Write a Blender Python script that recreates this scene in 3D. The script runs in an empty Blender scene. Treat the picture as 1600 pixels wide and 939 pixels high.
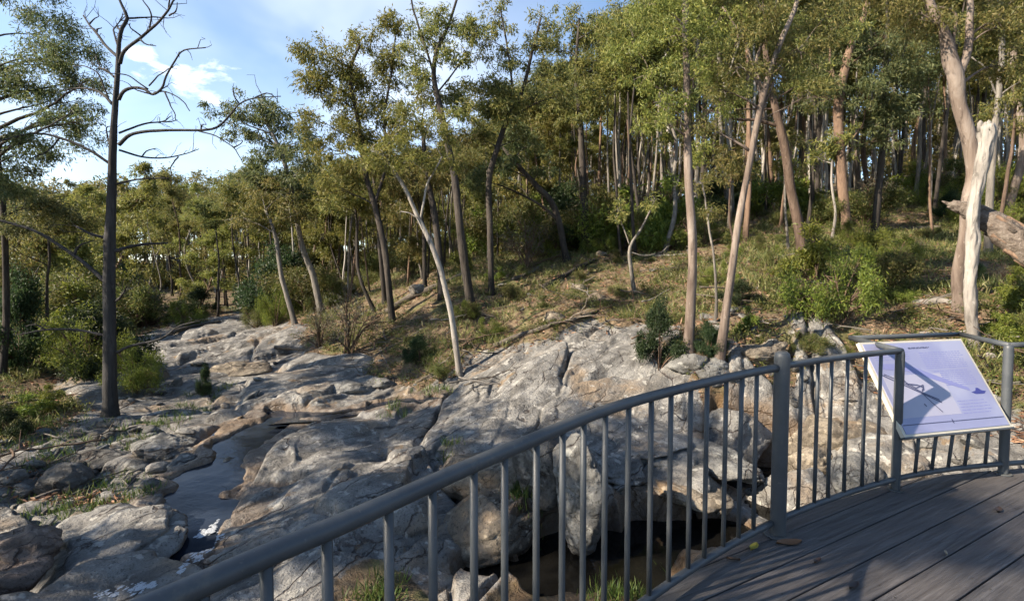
import bpy, bmesh, math, random
import numpy as np
from mathutils import Vector

SC = bpy.context.scene
COL = SC.collection
PI = math.pi

# ------------------------------------------------------------------ camera
EYE = np.array([0.0, 0.0, 1.6])
PITCH = math.radians(2.7)
FPX = 800.0
FWD = np.array([0, math.cos(PITCH), -math.sin(PITCH)])
UPV = np.array([0, math.sin(PITCH), math.cos(PITCH)])


def ray(px, py):
    d = np.array([(px - 800) / FPX, 0, 0]) + FWD - (py - 469.5) / FPX * UPV
    return d / d[1]


def P(px, py, Y):
    """the world point seen at (px, py) of the 1600-wide photograph at distance Y in front of the eye"""
    return EYE + ray(px, py) * Y


def PZ(px, py, z):
    d = ray(px, py)
    return EYE + d * ((z - EYE[2]) / d[2])


# ------------------------------------------------------------------ noise
M32 = np.uint64(0xFFFFFFFF)


def hsh(ix, iy, s):
    x = (ix.astype(np.int64) * 374761393 + iy.astype(np.int64) * 668265263 + int(s) * 982451653).astype(np.uint64) & M32
    x = ((x ^ (x >> np.uint64(13))) * np.uint64(1274126177)) & M32
    x = ((x ^ (x >> np.uint64(15))) * np.uint64(2246822519)) & M32
    x = x ^ (x >> np.uint64(16))
    return (x & np.uint64(0xFFFFFF)).astype(np.float64) / 16777215.0


def vn(x, y, s=0):
    ix, iy = np.floor(x), np.floor(y)
    fx, fy = x - ix, y - iy
    fx = fx * fx * (3 - 2 * fx)
    fy = fy * fy * (3 - 2 * fy)
    a, b = hsh(ix, iy, s), hsh(ix + 1, iy, s)
    c, d = hsh(ix, iy + 1, s), hsh(ix + 1, iy + 1, s)
    return (a + (b - a) * fx) * (1 - fy) + (c + (d - c) * fx) * fy


def fbm(x, y, s=0, o=4):
    t, a, n = 0.0, 1.0, 0.0
    for k in range(o):
        t = t + a * (vn(x, y, s + 17 * k) - 0.5)
        n += a
        a *= 0.5
        x, y = 1.6 * x + 1.2 * y + 3.1, -1.2 * x + 1.6 * y + 7.7
    return t / n * 2


def vn3(p, s=0):
    """cheap 3-D value noise: blend of three 2-D slices"""
    k = np.floor(p[:, 2])
    f = p[:, 2] - k
    f = f * f * (3 - 2 * f)
    a = vn(p[:, 0] + k * 37.7, p[:, 1] - k * 19.3, s)
    b = vn(p[:, 0] + (k + 1) * 37.7, p[:, 1] - (k + 1) * 19.3, s)
    return (a + (b - a) * f) * 2 - 1


def worley(x, y, s=0):
    ix, iy = np.floor(x), np.floor(y)
    f1 = np.full(x.shape, 9.0)
    f2 = np.full(x.shape, 9.0)
    cid = np.zeros(x.shape)
    dx1 = np.zeros(x.shape)
    dy1 = np.zeros(x.shape)
    for ox in (-1, 0, 1):
        for oy in (-1, 0, 1):
            jx, jy = ix + ox, iy + oy
            qx = jx + 0.1 + 0.8 * hsh(jx, jy, s) - x
            qy = jy + 0.1 + 0.8 * hsh(jx, jy, s + 5) - y
            d = np.sqrt(qx * qx + qy * qy)
            new = d < f1
            f2 = np.where(new, f1, np.minimum(f2, d))
            cid = np.where(new, hsh(jx, jy, s + 9), cid)
            dx1 = np.where(new, -qx, dx1)
            dy1 = np.where(new, -qy, dy1)
            f1 = np.where(new, d, f1)
    return f1, f2, cid, dx1, dy1


def sstep(a, b, x):
    t = np.clip((x - a) / (b - a), 0, 1)
    return t * t * (3 - 2 * t)


# ------------------------------------------------------------------ terrain control points (photo px, py, distance, rockiness)
CP = [
 (30,900,5.6,.8),(150,860,6.1,.9),(60,700,9,.6),(170,640,11,.6),(20,660,10.5,.2),(10,560,16,.1),(100,520,22,.1),(250,490,30,.1),
 (300,540,20,.9),(350,520,22,1),(400,508,24.5,.9),(420,640,11.5,1),(340,685,10,1),(290,780,7.6,1),(220,930,5.3,1),(120,935,5.0,1),
 (230,600,14,.8),(260,700,9.3,.7),(200,760,8,.6),(90,790,7.4,.6),(280,580,16,.9),(180,700,9.3,.6),
 (480,620,12,1),(450,590,13.5,1),(550,580,14.5,1),(380,570,15.5,1),(600,700,8.9,1),(560,710,8.3,1),(400,800,6.9,1),(300,925,5.2,1),(450,850,5.9,1),
 (600,800,6.4,1),(650,680,9.2,1),(750,650,9.8,1),(620,622,12,1),(700,605,12.2,1),(500,760,7.2,1),(520,690,9,1),
 (900,600,10.3,1),(850,570,11,1),(920,512,13,1),(1000,560,11,1),(1000,520,12.4,.8),(1050,620,10,1),(850,640,9.6,1),(740,605,11.5,1),(780,560,12.4,.9),
 (700,560,12.8,.15),(640,560,14,.1),(560,540,16,.1),(560,500,18.5,0),(620,480,18.5,0),(735,455,16.5,0),(850,460,16,0),(940,400,20.5,0),(860,400,23,0),
 (700,420,24,0),(600,440,26,0),(450,490,26,.1),(520,470,26,0),(800,520,14,.1),(900,490,14.2,.2),
 (1075,540,10.4,.1),(1125,552,10,.1),(1200,540,10.4,.1),(1100,450,14,0),(1250,415,14.5,0),(1320,375,18.5,0),(1200,330,27,0),(1000,350,28,0),
 (1450,330,24,0),(1600,330,22,0),(1500,490,10.8,0),(1520,570,9.6,.1),(1600,450,12,0),(1400,480,12.2,0),(1600,560,9.4,.2),(1350,540,10.6,.2),
 (1300,600,10.2,.8),(1300,690,9,.9),(1150,655,9.8,.9),(1200,700,9.2,.9),(1300,780,7.8,.9),(1450,730,8.2,.9),(1500,650,9.2,.8),(1080,790,7.6,.9),
 (1100,740,8.4,1),(1000,700,9,1),(950,660,9.6,1),(900,700,8.6,1),(830,720,8,1),(650,850,6,.8),(700,780,7,.9),(760,800,6.9,.9),
 (600,935,5.0,.3),(420,939,5.0,.6),(1590,640,9,.4),(720,860,6.1,.6),
]
CP += [(940,480,15,0),(1000,482,14.4,0),(870,506,14,.1),(1040,506,12.8,0),(965,498,13.6,.1),(900,545,11.6,1),(960,535,12,1),(1000,450,16,0),(900,430,18,0),(760,530,15,0),(600,575,14,.2),(660,590,13,.2)]
GUARD = [(-60,60,1,0),(-20,60,1.5,0),(-35,90,3,0),(0,75,7,0),(30,60,11,0),(60,60,14,0),(60,20,9,0),(32,16,5,0),(16,5,.2,.2),(10,1,-.6,.2),(0,-10,-.5,0),
         (-10,0,-1.6,.5),(-25,10,-.5,0),(-40,30,.3,0),(-15,-10,-1,0),(15,-12,.6,0),(2,2.5,-1.5,.2),(0,3.2,-1.45,.3),(5,4,-1.3,.3),(7,6,-.9,.5),(-4,2,-1.7,.8),
         (0,110,9,0),(80,110,16,0),(-90,110,3,0),(90,-20,9,0),(-90,-20,1,0),(0,-90,2,0),(.5,4.3,-1.35,.2),(2.5,4.6,-1.5,.3)]
_pts = []
for px, py, Y, rk in CP:
    w = P(px, py, Y)
    _pts.append((w[0], w[1], w[2], rk))
_pts = np.array(_pts + GUARD, dtype=float)


def _phi(r2):
    return np.where(r2 > 0, r2 * np.log(np.maximum(r2, 1e-12)) * 0.5, 0.0)


# warp radius so that far guards do not swamp the near ones
def _wp(x, y):
    r = np.sqrt(x * x + y * y) + 1e-6
    k = np.log1p(r / 8.0) * 8.0 / r
    return x * k, y * k


_ax, _ay = _wp(_pts[:, 0], _pts[:, 1])
_n = len(_pts)
_K = _phi((_ax[:, None] - _ax[None]) ** 2 + (_ay[:, None] - _ay[None]) ** 2) + np.eye(_n) * 0.25
_Q = np.stack([np.ones(_n), _ax, _ay], 1)
_A = np.block([[_K, _Q], [_Q.T, np.zeros((3, 3))]])
_S = np.linalg.solve(_A, np.concatenate([_pts[:, 2], np.zeros(3)]))


def base_h(x, y):
    wx, wy = _wp(x, y)
    out = _S[_n] + _S[_n + 1] * wx + _S[_n + 2] * wy
    for i in range(_n):
        out = out + _S[i] * _phi((wx - _ax[i]) ** 2 + (wy - _ay[i]) ** 2)
    return out


def rock_w(x, y):
    num, den = 0.0, 0.0
    wx, wy = _wp(x, y)
    for i in range(_n):
        d2 = (wx - _ax[i]) ** 2 + (wy - _ay[i]) ** 2
        w = 1.0 / (d2 + 0.05) ** 2
        num = num + w * _pts[i, 3]
        den = den + w
    return num / den


# stream: photo px, py, width m, water level
STREAM = [(690,618,.4,-1.12),(630,628,.5,-1.2),(560,640,.45,-1.27),(500,648,.55,-1.33),(440,650,.9,-1.40),(400,672,.8,-1.46),(368,708,.7,-1.52),(330,745,.8,-1.56),
          (308,790,.95,-1.60),(297,835,.85,-1.63),(290,868,.7,-1.72),(255,905,.6,-1.86),(190,925,.6,-1.98),(110,960,.7,-2.1),(0,1040,.9,-2.2)]
SP = np.array([list(PZ(a, b, l)[:2]) + [w, l] for a, b, w, l in STREAM])
POOL_Z = -1.93
POOLS = [(PZ(925, 890, POOL_Z), 1.15, .95), (PZ(1070, 850, POOL_Z), 1.1, .8), (PZ(1185, 748, POOL_Z), .95, .75), (PZ(790, 900, POOL_Z), .55, .5)]


def stream_d(x, y):
    """distance to the stream line over its half width, and the water level there"""
    best = np.full(x.shape, 1e9)
    lev = np.zeros(x.shape)
    for i in range(len(SP) - 1):
        a, b = SP[i], SP[i + 1]
        ex, ey = b[0] - a[0], b[1] - a[1]
        t = np.clip(((x - a[0]) * ex + (y - a[1]) * ey) / (ex * ex + ey * ey), 0, 1)
        w = (a[2] + (b[2] - a[2]) * t) * 0.5
        d = np.hypot(x - a[0] - t * ex, y - a[1] - t * ey) / w
        l = a[3] + (b[3] - a[3]) * t
        m = d < best
        best = np.where(m, d, best)
        lev = np.where(m, l, lev)
    return best, lev


def pool_d(x, y):
    best = np.full(x.shape, 1e9)
    for c, rx, ry in POOLS:
        best = np.minimum(best, np.hypot((x - c[0]) / rx, (y - c[1]) / ry))
    return best


def H(x, y, full=False):
    x = np.asarray(x, float)
    y = np.asarray(y, float)
    r = np.hypot(x, y)
    b = base_h(x, y)
    rk = np.clip(rock_w(x, y) + 0.22 * fbm(x * .8, y * .8, 31, 3), 0, 1)
    rk = sstep(.32, .62, rk)
    near = 1 - sstep(30, 50, r)
    # flow-aligned coordinates
    wx = x + .55 * fbm(x * .45, y * .45, 3, 3)
    wy = y + .55 * fbm(x * .45, y * .45, 4, 3)
    th = math.radians(50)
    wx, wy = wx + .9 * fbm(x * .16, y * .16, 8, 2), wy + .9 * fbm(x * .16, y * .16, 9, 2)
    u = wx * np.cos(th) + wy * np.sin(th)
    v = -wx * np.sin(th) + wy * np.cos(th)
    f1, f2, c, dx, dy = worley(u / 4.4, v / 1.75, 50)
    e = f2 - f1
    ha = ((c - .5) * .40 + ((c * 7.3) % 1 - .5) * .30 * dx + ((c * 13.7) % 1 - .35) * .40 * dy) * sstep(0, .06, e)
    ha = ha + .10 * np.minimum(e, .5) - .20 * np.exp(-(e / .020) ** 2) * sstep(-.45, -.05, fbm(x * .7, y * .7, 14, 2))
    ha = ha + .16 * fbm(u * .28, v * .75, 15, 2)
    f1, f2, c2, dx, dy = worley(u / 1.5 + 9, v / .52, 70)
    e2 = f2 - f1
    brk = .25 + .75 * sstep(-.12, .25, fbm(x * .42, y * .42, 12, 2) + .5 * np.exp(-((x - 2.2) ** 2 + (y - 8.6) ** 2) / 1.6) + .35 * np.exp(-((x + 5) ** 2 + (y - 9) ** 2) / 6))
    hb = (((c2 - .5) * .24 + ((c2 * 7.3) % 1 - .5) * .2 * dy) * sstep(0, .09, e2) + .03 * np.minimum(e2, .3) - .08 * np.exp(-(e2 / .035) ** 2)) * brk
    f1, f2, c3, dx, dy = worley(u / .5 + 3, v / .22, 90)
    hc = ((c3 - .5) * .09 + .06 * ((c3 * 5.1) % 1 - .5) * dy) * sstep(0, .15, f2 - f1) * brk * sstep(.05, .4, fbm(x * 1.1, y * 1.1, 13, 2))
    # long flow-worn grooves and thin bedding steps
    vv = v + .25 * fbm(u * .3, v * .6, 24, 2)
    sst = vv / .34
    st = np.floor(sst) + sstep(.58, 1.0, sst - np.floor(sst)) - sst
    hd = .06 * st * sstep(-.1, .35, fbm(u * .3, v * .5, 25, 2)) + .05 * fbm(u * .45, v * 3.0, 21, 3) + .022 * fbm(u * 1.3, v * 8, 22, 3) + .012 * fbm(x * 9, y * 9, 23, 3)
    hr = ha + hb + hc + hd
    hs = .22 * fbm(x * .35, y * .35, 41, 3) + .07 * fbm(x * 1.6, y * 1.6, 42, 3) + .03 * fbm(x * 5, y * 5, 43, 2)
    h = b + near * (rk * hr + (1 - rk) * hs) + (1 - near) * .8 * fbm(x * .06, y * .06, 44, 3)
    # the water's bed
    d, lev = stream_d(x + .5 * fbm(x * 1.5, y * 1.5, 61, 4), y + .5 * fbm(x * 1.5, y * 1.5, 62, 4))
    bank = (1 - sstep(1.6, 2.6, d))
    h = np.where(d < 2.6, np.maximum(h, h * (1 - bank) + np.maximum(h, lev + .05 + .05 * vn(x * 4, y * 4, 66)) * bank), h)
    cut = 1 - sstep(.72, 1.12, d)
    h = h * (1 - cut) + np.minimum(h, lev - .14) * cut
    pd = pool_d(x + .35 * fbm(x * 1.3, y * 1.3, 63, 3), y + .35 * fbm(x * 1.3, y * 1.3, 64, 3))
    cut = 1 - sstep(.78, 1.05, pd)
    h = h * (1 - cut) + np.minimum(h, POOL_Z - .35) * cut
    # room below the deck
    und = sstep(0, .6, (.55 * (x + .2) - .83 * (y - 1.9))) * (1 - sstep(9, 12, r))
    h = h * (1 - und) + np.minimum(h, -.75) * und
    h = np.where(r < 2.2, np.minimum(h, -1.2), h)
    if full:
        wet = np.maximum(1 - sstep(.9, 1.5, d) * 1.0, 1 - sstep(.95, 1.35, pd))
        wet = np.where(h < np.where(d < 2.6, lev, -9) + .13, np.maximum(wet, .6), wet)
        return h, rk, wet
    return h


def gz(x, y):
    return float(H(np.array([x]), np.array([y]))[0])


def ground_hit(px, py, t0=3.0, t1=60.0):
    d = ray(px, py)
    t = np.exp(np.linspace(math.log(t0), math.log(t1), 500))
    q = EYE[None] + d[None] * t[:, None]
    below = q[:, 2] < H(q[:, 0], q[:, 1])
    k = int(np.argmax(below)) if below.any() else 499
    return q[k]


# ------------------------------------------------------------------ scene helpers
def tag(o, label=None, cat=None, group=None, kind=None):
    if label:
        o['label'] = label
    if cat:
        o['category'] = cat
    if group:
        o['group'] = group
    if kind:
        o['kind'] = kind
    return o


def empty(name, loc, rz=0.0):
    o = bpy.data.objects.new(name, None)
    o.empty_display_size = .2
    o.location = [float(a) for a in loc]
    o.rotation_euler = (0, 0, rz)
    COL.objects.link(o)
    return o


def link(name, me, mat, parent=None, loc=None):
    o = bpy.data.objects.new(name, me)
    if mat is not None and not me.materials:
        me.materials.append(mat)
    COL.objects.link(o)
    if parent is not None:
        o.parent = parent
    if loc is not None:
        o.location = [float(a) for a in loc]
    return o


def mesh_np(name, v, quads=None, tris=None, smooth=True):
    me = bpy.data.meshes.new(name)
    v = np.asarray(v, np.float32)
    me.vertices.add(len(v))
    me.vertices.foreach_set('co', v.ravel())
    nq = 0 if quads is None else len(quads)
    nt = 0 if tris is None else len(tris)
    li, st = [], []
    if nq:
        li.append(np.asarray(quads, np.int32).ravel())
        st.append(np.arange(nq, dtype=np.int32) * 4)
    if nt:
        li.append(np.asarray(tris, np.int32).ravel())
        st.append(nq * 4 + np.arange(nt, dtype=np.int32) * 3)
    li = np.concatenate(li)
    st = np.concatenate(st)
    me.loops.add(len(li))
    me.loops.foreach_set('vertex_index', li)
    me.polygons.add(nq + nt)
    me.polygons.foreach_set('loop_start', st)
    me.polygons.foreach_set('use_smooth', np.full(nq + nt, smooth))
    me.update(calc_edges=True)
    me.validate()
    return me


def copy_tree(o, loc, rz, s, label=None, group=None):
    c = o.copy()
    COL.objects.link(c)
    c.location = [float(a) for a in loc]
    c.rotation_euler = (0, 0, rz) if not isinstance(rz, tuple) else rz
    c.scale = (s, s, s) if not isinstance(s, tuple) else s
    if label:
        c['label'] = label
    if group:
        c['group'] = group
    for ch in o.children:
        d = ch.copy()
        COL.objects.link(d)
        d.parent = c
        for g in ch.children:
            e = g.copy()
            COL.objects.link(e)
            e.parent = d
    return c


class Tubes:
    """tapered tubes along paths, gathered into one mesh"""
    def __init__(self):
        self.v, self.q, self.t, self.n = [], [], [], 0

    def add(self, pts, rad, sides=6, cap=True, rough=0.0, seed=0):
        pts = np.asarray(pts, float)
        rad = np.asarray(rad, float)
        m = len(pts)
        tan = np.gradient(pts, axis=0)
        tan /= np.linalg.norm(tan, axis=1)[:, None] + 1e-9
        ref = np.array([0.0, 0, 1]) if abs(tan[0][2]) < .8 else np.array([1.0, 0, 0])
        n = np.cross(tan[0], ref)
        n /= np.linalg.norm(n)
        A = np.zeros((m, 3))
        for i in range(m):
            n = n - tan[i] * np.dot(n, tan[i])
            n /= np.linalg.norm(n) + 1e-9
            A[i] = n
        B = np.cross(tan, A)
        ang = np.arange(sides) * 2 * PI / sides
        R = np.repeat(rad[:, None], sides, 1)
        if rough:
            ii, jj = np.meshgrid(np.arange(m), np.arange(sides), indexing='ij')
            R = R * (1 + rough * (2 * vn(ii * .35 + seed, (jj % sides) * 1.1, 5) - 1) + rough * .8 * (2 * hsh(ii // 3 + seed * 3, jj, 8) - 1) * .5)
        ring = pts[:, None] + R[:, :, None] * (np.cos(ang)[None, :, None] * A[:, None] + np.sin(ang)[None, :, None] * B[:, None])
        self.v.append(ring.reshape(-1, 3))
        i, j = np.meshgrid(np.arange(m - 1), np.arange(sides), indexing='ij')
        k = (j + 1) % sides
        self.q.append(self.n + np.stack([i * sides + j, i * sides + k, (i + 1) * sides + k, (i + 1) * sides + j], -1).reshape(-1, 4))
        if cap:
            for row, pt, flip in ((0, pts[0], True), (m - 1, pts[-1], False)):
                self.v.append(pt[None])
                ci = self.n + m * sides + (0 if flip else 1)
                a = self.n + row * sides + np.arange(sides)
                b = self.n + row * sides + (np.arange(sides) + 1) % sides
                self.t.append(np.stack([b, a, np.full(sides, ci)] if flip else [a, b, np.full(sides, ci)], -1))
            self.n += 2
        self.n += m * sides
        return self

    def mesh(self, name, smooth=True):
        return mesh_np(name, np.concatenate(self.v), np.concatenate(self.q), np.concatenate(self.t) if self.t else None, smooth)


def crspline(pts, step, vals=None):
    """Catmull-Rom through pts, resampled about every step metres"""
    p = np.asarray(pts, float)
    if vals is not None:
        p = np.concatenate([p, np.asarray(vals, float)[:, None]], 1)
    p = np.concatenate([[2 * p[0] - p[1]], p, [2 * p[-1] - p[-2]]])
    out = []
    for i in range(1, len(p) - 2):
        n = max(2, int(np.linalg.norm(p[i + 1][:3] - p[i][:3]) / step))
        t = np.arange(n)[:, None] / n
        out.append(.5 * (2 * p[i] + (p[i + 1] - p[i - 1]) * t + (2 * p[i - 1] - 5 * p[i] + 4 * p[i + 1] - p[i + 2]) * t ** 2 + (3 * p[i] - p[i - 1] - 3 * p[i + 1] + p[i + 2]) * t ** 3))
    out.append(p[-2][None])
    out = np.concatenate(out)
    return (out[:, :3], out[:, 3]) if vals is not None else out


def unit(a):
    return a / (np.linalg.norm(a, axis=-1, keepdims=True) + 1e-9)


def leaf_quads(c, d, L, W, rng, face=None):
    """one lance-shaped leaf per row: base at c, pointing along d"""
    n = len(c)
    s = rng.normal(size=(n, 3))
    s = unit(np.cross(d, s))
    L = np.asarray(L).reshape(-1, 1)
    W = np.asarray(W).reshape(-1, 1)
    mid = c + d * L * .42 + np.cross(d, s) * L * .06
    v = np.stack([c, mid + s * W * .5, c + d * L, mid - s * W * .5], 1).reshape(-1, 3)
    q = np.arange(4 * n).reshape(-1, 4)
    return v, q


def foliage(clusters, rng, sprigs, per, L, W, droop=.6, spread=.16, sub=8, tight=.34):
    """hanging sprigs of leaves in uneven clumps through each cluster (centre, radius 3)"""
    C, D = [], []
    for c, r in clusters:
        n = max(4, int(sprigs * rng.uniform(.75, 1.25)))
        m = max(2, int(sub * rng.uniform(.7, 1.3)))
        o = unit(rng.normal(size=(m, 3)))
        o[:, 2] = np.where(o[:, 2] < -.2, o[:, 2] * .5, o[:, 2])
        sc = c + o * rng.uniform(.15, 1, (m, 1)) ** .5 * r
        ss = tight * rng.uniform(.6, 1.35, m)
        w = ss ** 2
        k = rng.choice(m, n, p=w / w.sum())
        q = unit(rng.normal(size=(n, 3))) * rng.uniform(0, 1, (n, 1)) ** .4
        q[:, 2] = np.abs(q[:, 2]) * .75 - .18                       # umbrella-shaped clumps
        sp = sc[k] + q * r * ss[k][:, None] * 1.25
        oo = o[k]
        j = rng.integers(max(2, int(per * .6)), int(per * 1.4) + 1, n)
        cc = np.repeat(sp, j, 0)
        oo = np.repeat(oo, j, 0)
        sz = spread * (r.mean() ** .5)
        jit = rng.normal(size=cc.shape) * sz
        jit[:, 2] -= np.abs(rng.normal(size=len(cc))) * sz * .5
        C.append(cc + jit)
        D.append(unit(rng.normal(size=cc.shape) * .62 + oo * .35 + np.array([0, 0, -droop])))
    C, D = np.concatenate(C), np.concatenate(D)
    n = len(C)
    return leaf_quads(C, D, L * rng.uniform(.55, 1.4, n), W * rng.uniform(.7, 1.3, n), rng)
# ------------------------------------------------------------------ materials
class NT:
    def __init__(self, name, bump=None):
        self.m = bpy.data.materials.new(name)
        self.m.use_nodes = True
        self.t = self.m.node_tree
        self.t.nodes.clear()
        self.out = self.n('ShaderNodeOutputMaterial')

    def n(self, kind, **kw):
        x = self.t.nodes.new(kind)
        for k, v in kw.items():
            if k.startswith('i_'):
                x.inputs[k[2:].replace('_', ' ')].default_value = v
            else:
                setattr(x, k, v)
        return x

    def l(self, a, b):
        self.t.links.new(a, b)

    def noise(self, vec, scale, detail=4, rough=.55, dist=0.0):
        x = self.n('ShaderNodeTexNoise')
        x.inputs['Scale'].default_value = scale
        x.inputs['Detail'].default_value = detail
        x.inputs['Roughness'].default_value = rough
        x.inputs['Distortion'].default_value = dist
        if vec is not None:
            self.l(vec, x.inputs['Vector'])
        return x.outputs['Fac']

    def ramp(self, fac, stops, interp='LINEAR'):
        x = self.n('ShaderNodeValToRGB')
        x.color_ramp.interpolation = interp
        el = x.color_ramp.elements
        while len(el) < len(stops):
            el.new(.5)
        for e, (p, c) in zip(el, stops):
            e.position = p
            e.color = (*c, 1) if len(c) == 3 else c
        self.l(fac, x.inputs['Fac'])
        return x.outputs['Color']

    def mix(self, fac, a, b, mode='MIX'):
        x = self.n('ShaderNodeMix', data_type='RGBA', blend_type=mode)
        for s, v in ((0, fac), (6, a), (7, b)):
            if hasattr(v, 'is_output'):
                self.l(v, x.inputs[s])
            elif s == 0:
                x.inputs[0].default_value = v
            else:
                x.inputs[s].default_value = (*v, 1)
        return x.outputs[2]

    def math(self, op, a, b=0.0, clamp=False):
        x = self.n('ShaderNodeMath', operation=op, use_clamp=clamp)
        for i, v in enumerate((a, b)):
            if hasattr(v, 'is_output'):
                self.l(v, x.inputs[i])
            else:
                x.inputs[i].default_value = v
        return x.outputs[0]

    def step(self, x, lo, hi):
        y = self.n('ShaderNodeMapRange', interpolation_type='SMOOTHSTEP')
        y.inputs['From Min'].default_value = lo
        y.inputs['From Max'].default_value = hi
        self.l(x, y.inputs['Value'])
        return y.outputs['Result']

    def map(self, vec, scale=(1, 1, 1), rot=(0, 0, 0)):
        x = self.n('ShaderNodeMapping')
        x.inputs['Scale'].default_value = scale
        x.inputs['Rotation'].default_value = rot
        self.l(vec, x.inputs['Vector'])
        return x.outputs['Vector']

    def coord(self, which='Object'):
        return self.n('ShaderNodeTexCoord').outputs[which]

    def pos(self):
        return self.n('ShaderNodeNewGeometry').outputs['Position']

    def bump(self, h, strength, dist):
        x = self.n('ShaderNodeBump')
        x.inputs['Strength'].default_value = strength
        x.inputs['Distance'].default_value = dist
        self.l(h, x.inputs['Height'])
        return x.outputs['Normal']

    def pbr(self, color, rough=.8, normal=None, spec=.3, metal=0.0):
        x = self.n('ShaderNodeBsdfPrincipled')
        for key, v in (('Base Color', color), ('Roughness', rough), ('Metallic', metal), ('Specular IOR Level', spec)):
            if hasattr(v, 'is_output'):
                self.l(v, x.inputs[key])
            elif key == 'Base Color':
                x.inputs[key].default_value = (*v, 1)
            else:
                x.inputs[key].default_value = v
        if normal is not None:
            self.l(normal, x.inputs['Normal'])
        self.l(x.outputs[0], self.out.inputs['Surface'])
        return self.m


def rock_nodes(t, p, tint=(1, 1, 1), warm=.5):
    """weathered granite: pale and grey patches, tan stains, dark lichen specks, flow streaks"""
    st = t.map(p, (1, 1, 1), (0, 0, -math.radians(52)))
    st = t.map(st, (.4, 3.0, 2.6))
    big = t.noise(p, .55, 4, .6, .4)
    mid = t.noise(p, 2.3, 5, .65)
    fine = t.noise(p, 14, 5, .7)
    spk = t.noise(p, 38, 3, .6)
    streak = t.noise(st, 1.6, 5, .6, .3)
    c = t.ramp(mid, [(.28, (.075, .071, .066)), (.45, (.138, .132, .122)), (.58, (.198, .190, .174)), (.75, (.30, .287, .262))])
    if warm > .3:
        c = t.mix(t.math('MULTIPLY', t.step(big, .52, .68), .8), c, t.mix(fine, (.19, .13, .078), (.26, .20, .135)))
    c = t.mix(t.math('MULTIPLY', t.step(streak, .5, .64), .72), c, (.07, .065, .058))
    c = t.mix(t.math('MULTIPLY', t.step(fine, .56, .70), .62), c, (.058, .056, .052))
    c = t.mix(t.math('MULTIPLY', t.step(spk, .57, .66), .7), c, (.04, .04, .038))
    c = t.mix(t.math('MULTIPLY', t.step(t.noise(p, 5.5, 3, .6), .58, .66), .55), c, (.40, .385, .345))
    # joints: thin dark cracks, long ones with the grain of the rock and short ones across it
    wob = t.n('ShaderNodeVectorMath', operation='ADD')
    nz = t.n('ShaderNodeTexNoise')
    nz.inputs['Scale'].default_value = 2.2
    nz.inputs['Detail'].default_value = 6
    t.l(p, nz.inputs['Vector'])
    t.l(st, wob.inputs[0])
    t.l(nz.outputs['Color'], wob.inputs[1])
    crack = None
    for sc, w in ((.55, .011), (1.7, .013)):
        vo = t.n('ShaderNodeTexVoronoi', feature='DISTANCE_TO_EDGE')
        vo.inputs['Scale'].default_value = sc
        t.l(wob.outputs[0], vo.inputs['Vector'])
        k = t.math('SUBTRACT', 1.0, t.step(vo.outputs['Distance'], w * .3, w * 1.6))
        k = t.math('MULTIPLY', k, t.step(t.noise(p, 1.3 if sc > 1 else .8, 3, .6), .50, .62) if sc > 1 else t.step(t.noise(p, .9, 3, .6), .44, .56))
        crack = k if crack is None else t.math('MAXIMUM', crack, k)
    c = t.mix(t.math('MULTIPLY', crack, .75), c, (.03, .019, .016))
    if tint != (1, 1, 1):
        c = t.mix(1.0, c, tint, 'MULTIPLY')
    h = t.math('ADD', t.math('MULTIPLY', mid, .8), t.math('ADD', t.math('MULTIPLY', fine, .55), t.math('ADD', t.math('MULTIPLY', spk, .2), t.math('MULTIPLY', streak, .6))))
    h = t.math('SUBTRACT', h, t.math('MULTIPLY', crack, .6))
    return c, h


def mat_rock(name, tint=(1, 1, 1), warm=.6, strength=.8, dist=.07):
    t = NT(name)
    c, h = rock_nodes(t, t.pos(), tint, warm)
    return t.pbr(c, .86, t.bump(h, strength, dist), .25)


def mat_ground():
    t = NT('creek_ground')
    p = t.pos()
    rc, rh = rock_nodes(t, p)
    a = t.n('ShaderNodeAttribute', attribute_name='rock').outputs['Fac']
    w = t.n('ShaderNodeAttribute', attribute_name='wet').outputs['Fac']
    n1 = t.noise(p, 1.1, 4, .6)
    n2 = t.noise(p, 6, 5, .7)
    n3 = t.noise(p, 26, 4, .7)
    lit = t.ramp(n2, [(.25, (.038, .027, .017)), (.42, (.10, .07, .042)), (.56, (.18, .13, .08)), (.75, (.27, .21, .135))])
    lit = t.mix(t.math('MULTIPLY', t.step(n1, .5, .62), .7), lit, t.mix(n3, (.06, .075, .02), (.15, .15, .05)))
    lit = t.mix(t.math('MULTIPLY', t.step(n3, .55, .7), .55), lit, (.04, .028, .018))
    fac = t.step(t.math('ADD', a, t.math('MULTIPLY', t.math('SUBTRACT', n2, .5), .8)), .38, .60)
    c = t.mix(fac, lit, rc)
    # dry leaves and grit caught in the hollows of the rock
    c = t.mix(t.math('MULTIPLY', t.step(t.noise(p, 1.7, 6, .7), .60, .68), .75), c, t.mix(n3, (.10, .065, .035), (.22, .15, .08)))
    c = t.mix(t.math('MULTIPLY', w, .72), c, t.mix(n2, (.035, .024, .014), (.16, .085, .03)))
    rough = t.math('SUBTRACT', .88, t.math('MULTIPLY', w, .5))
    h = t.math('ADD', t.math('MULTIPLY', rh, fac), t.math('MULTIPLY', t.math('ADD', n2, n3), t.math('SUBTRACT', 1.0, fac)))
    return t.pbr(c, rough, t.bump(h, .85, .09), .3)


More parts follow.
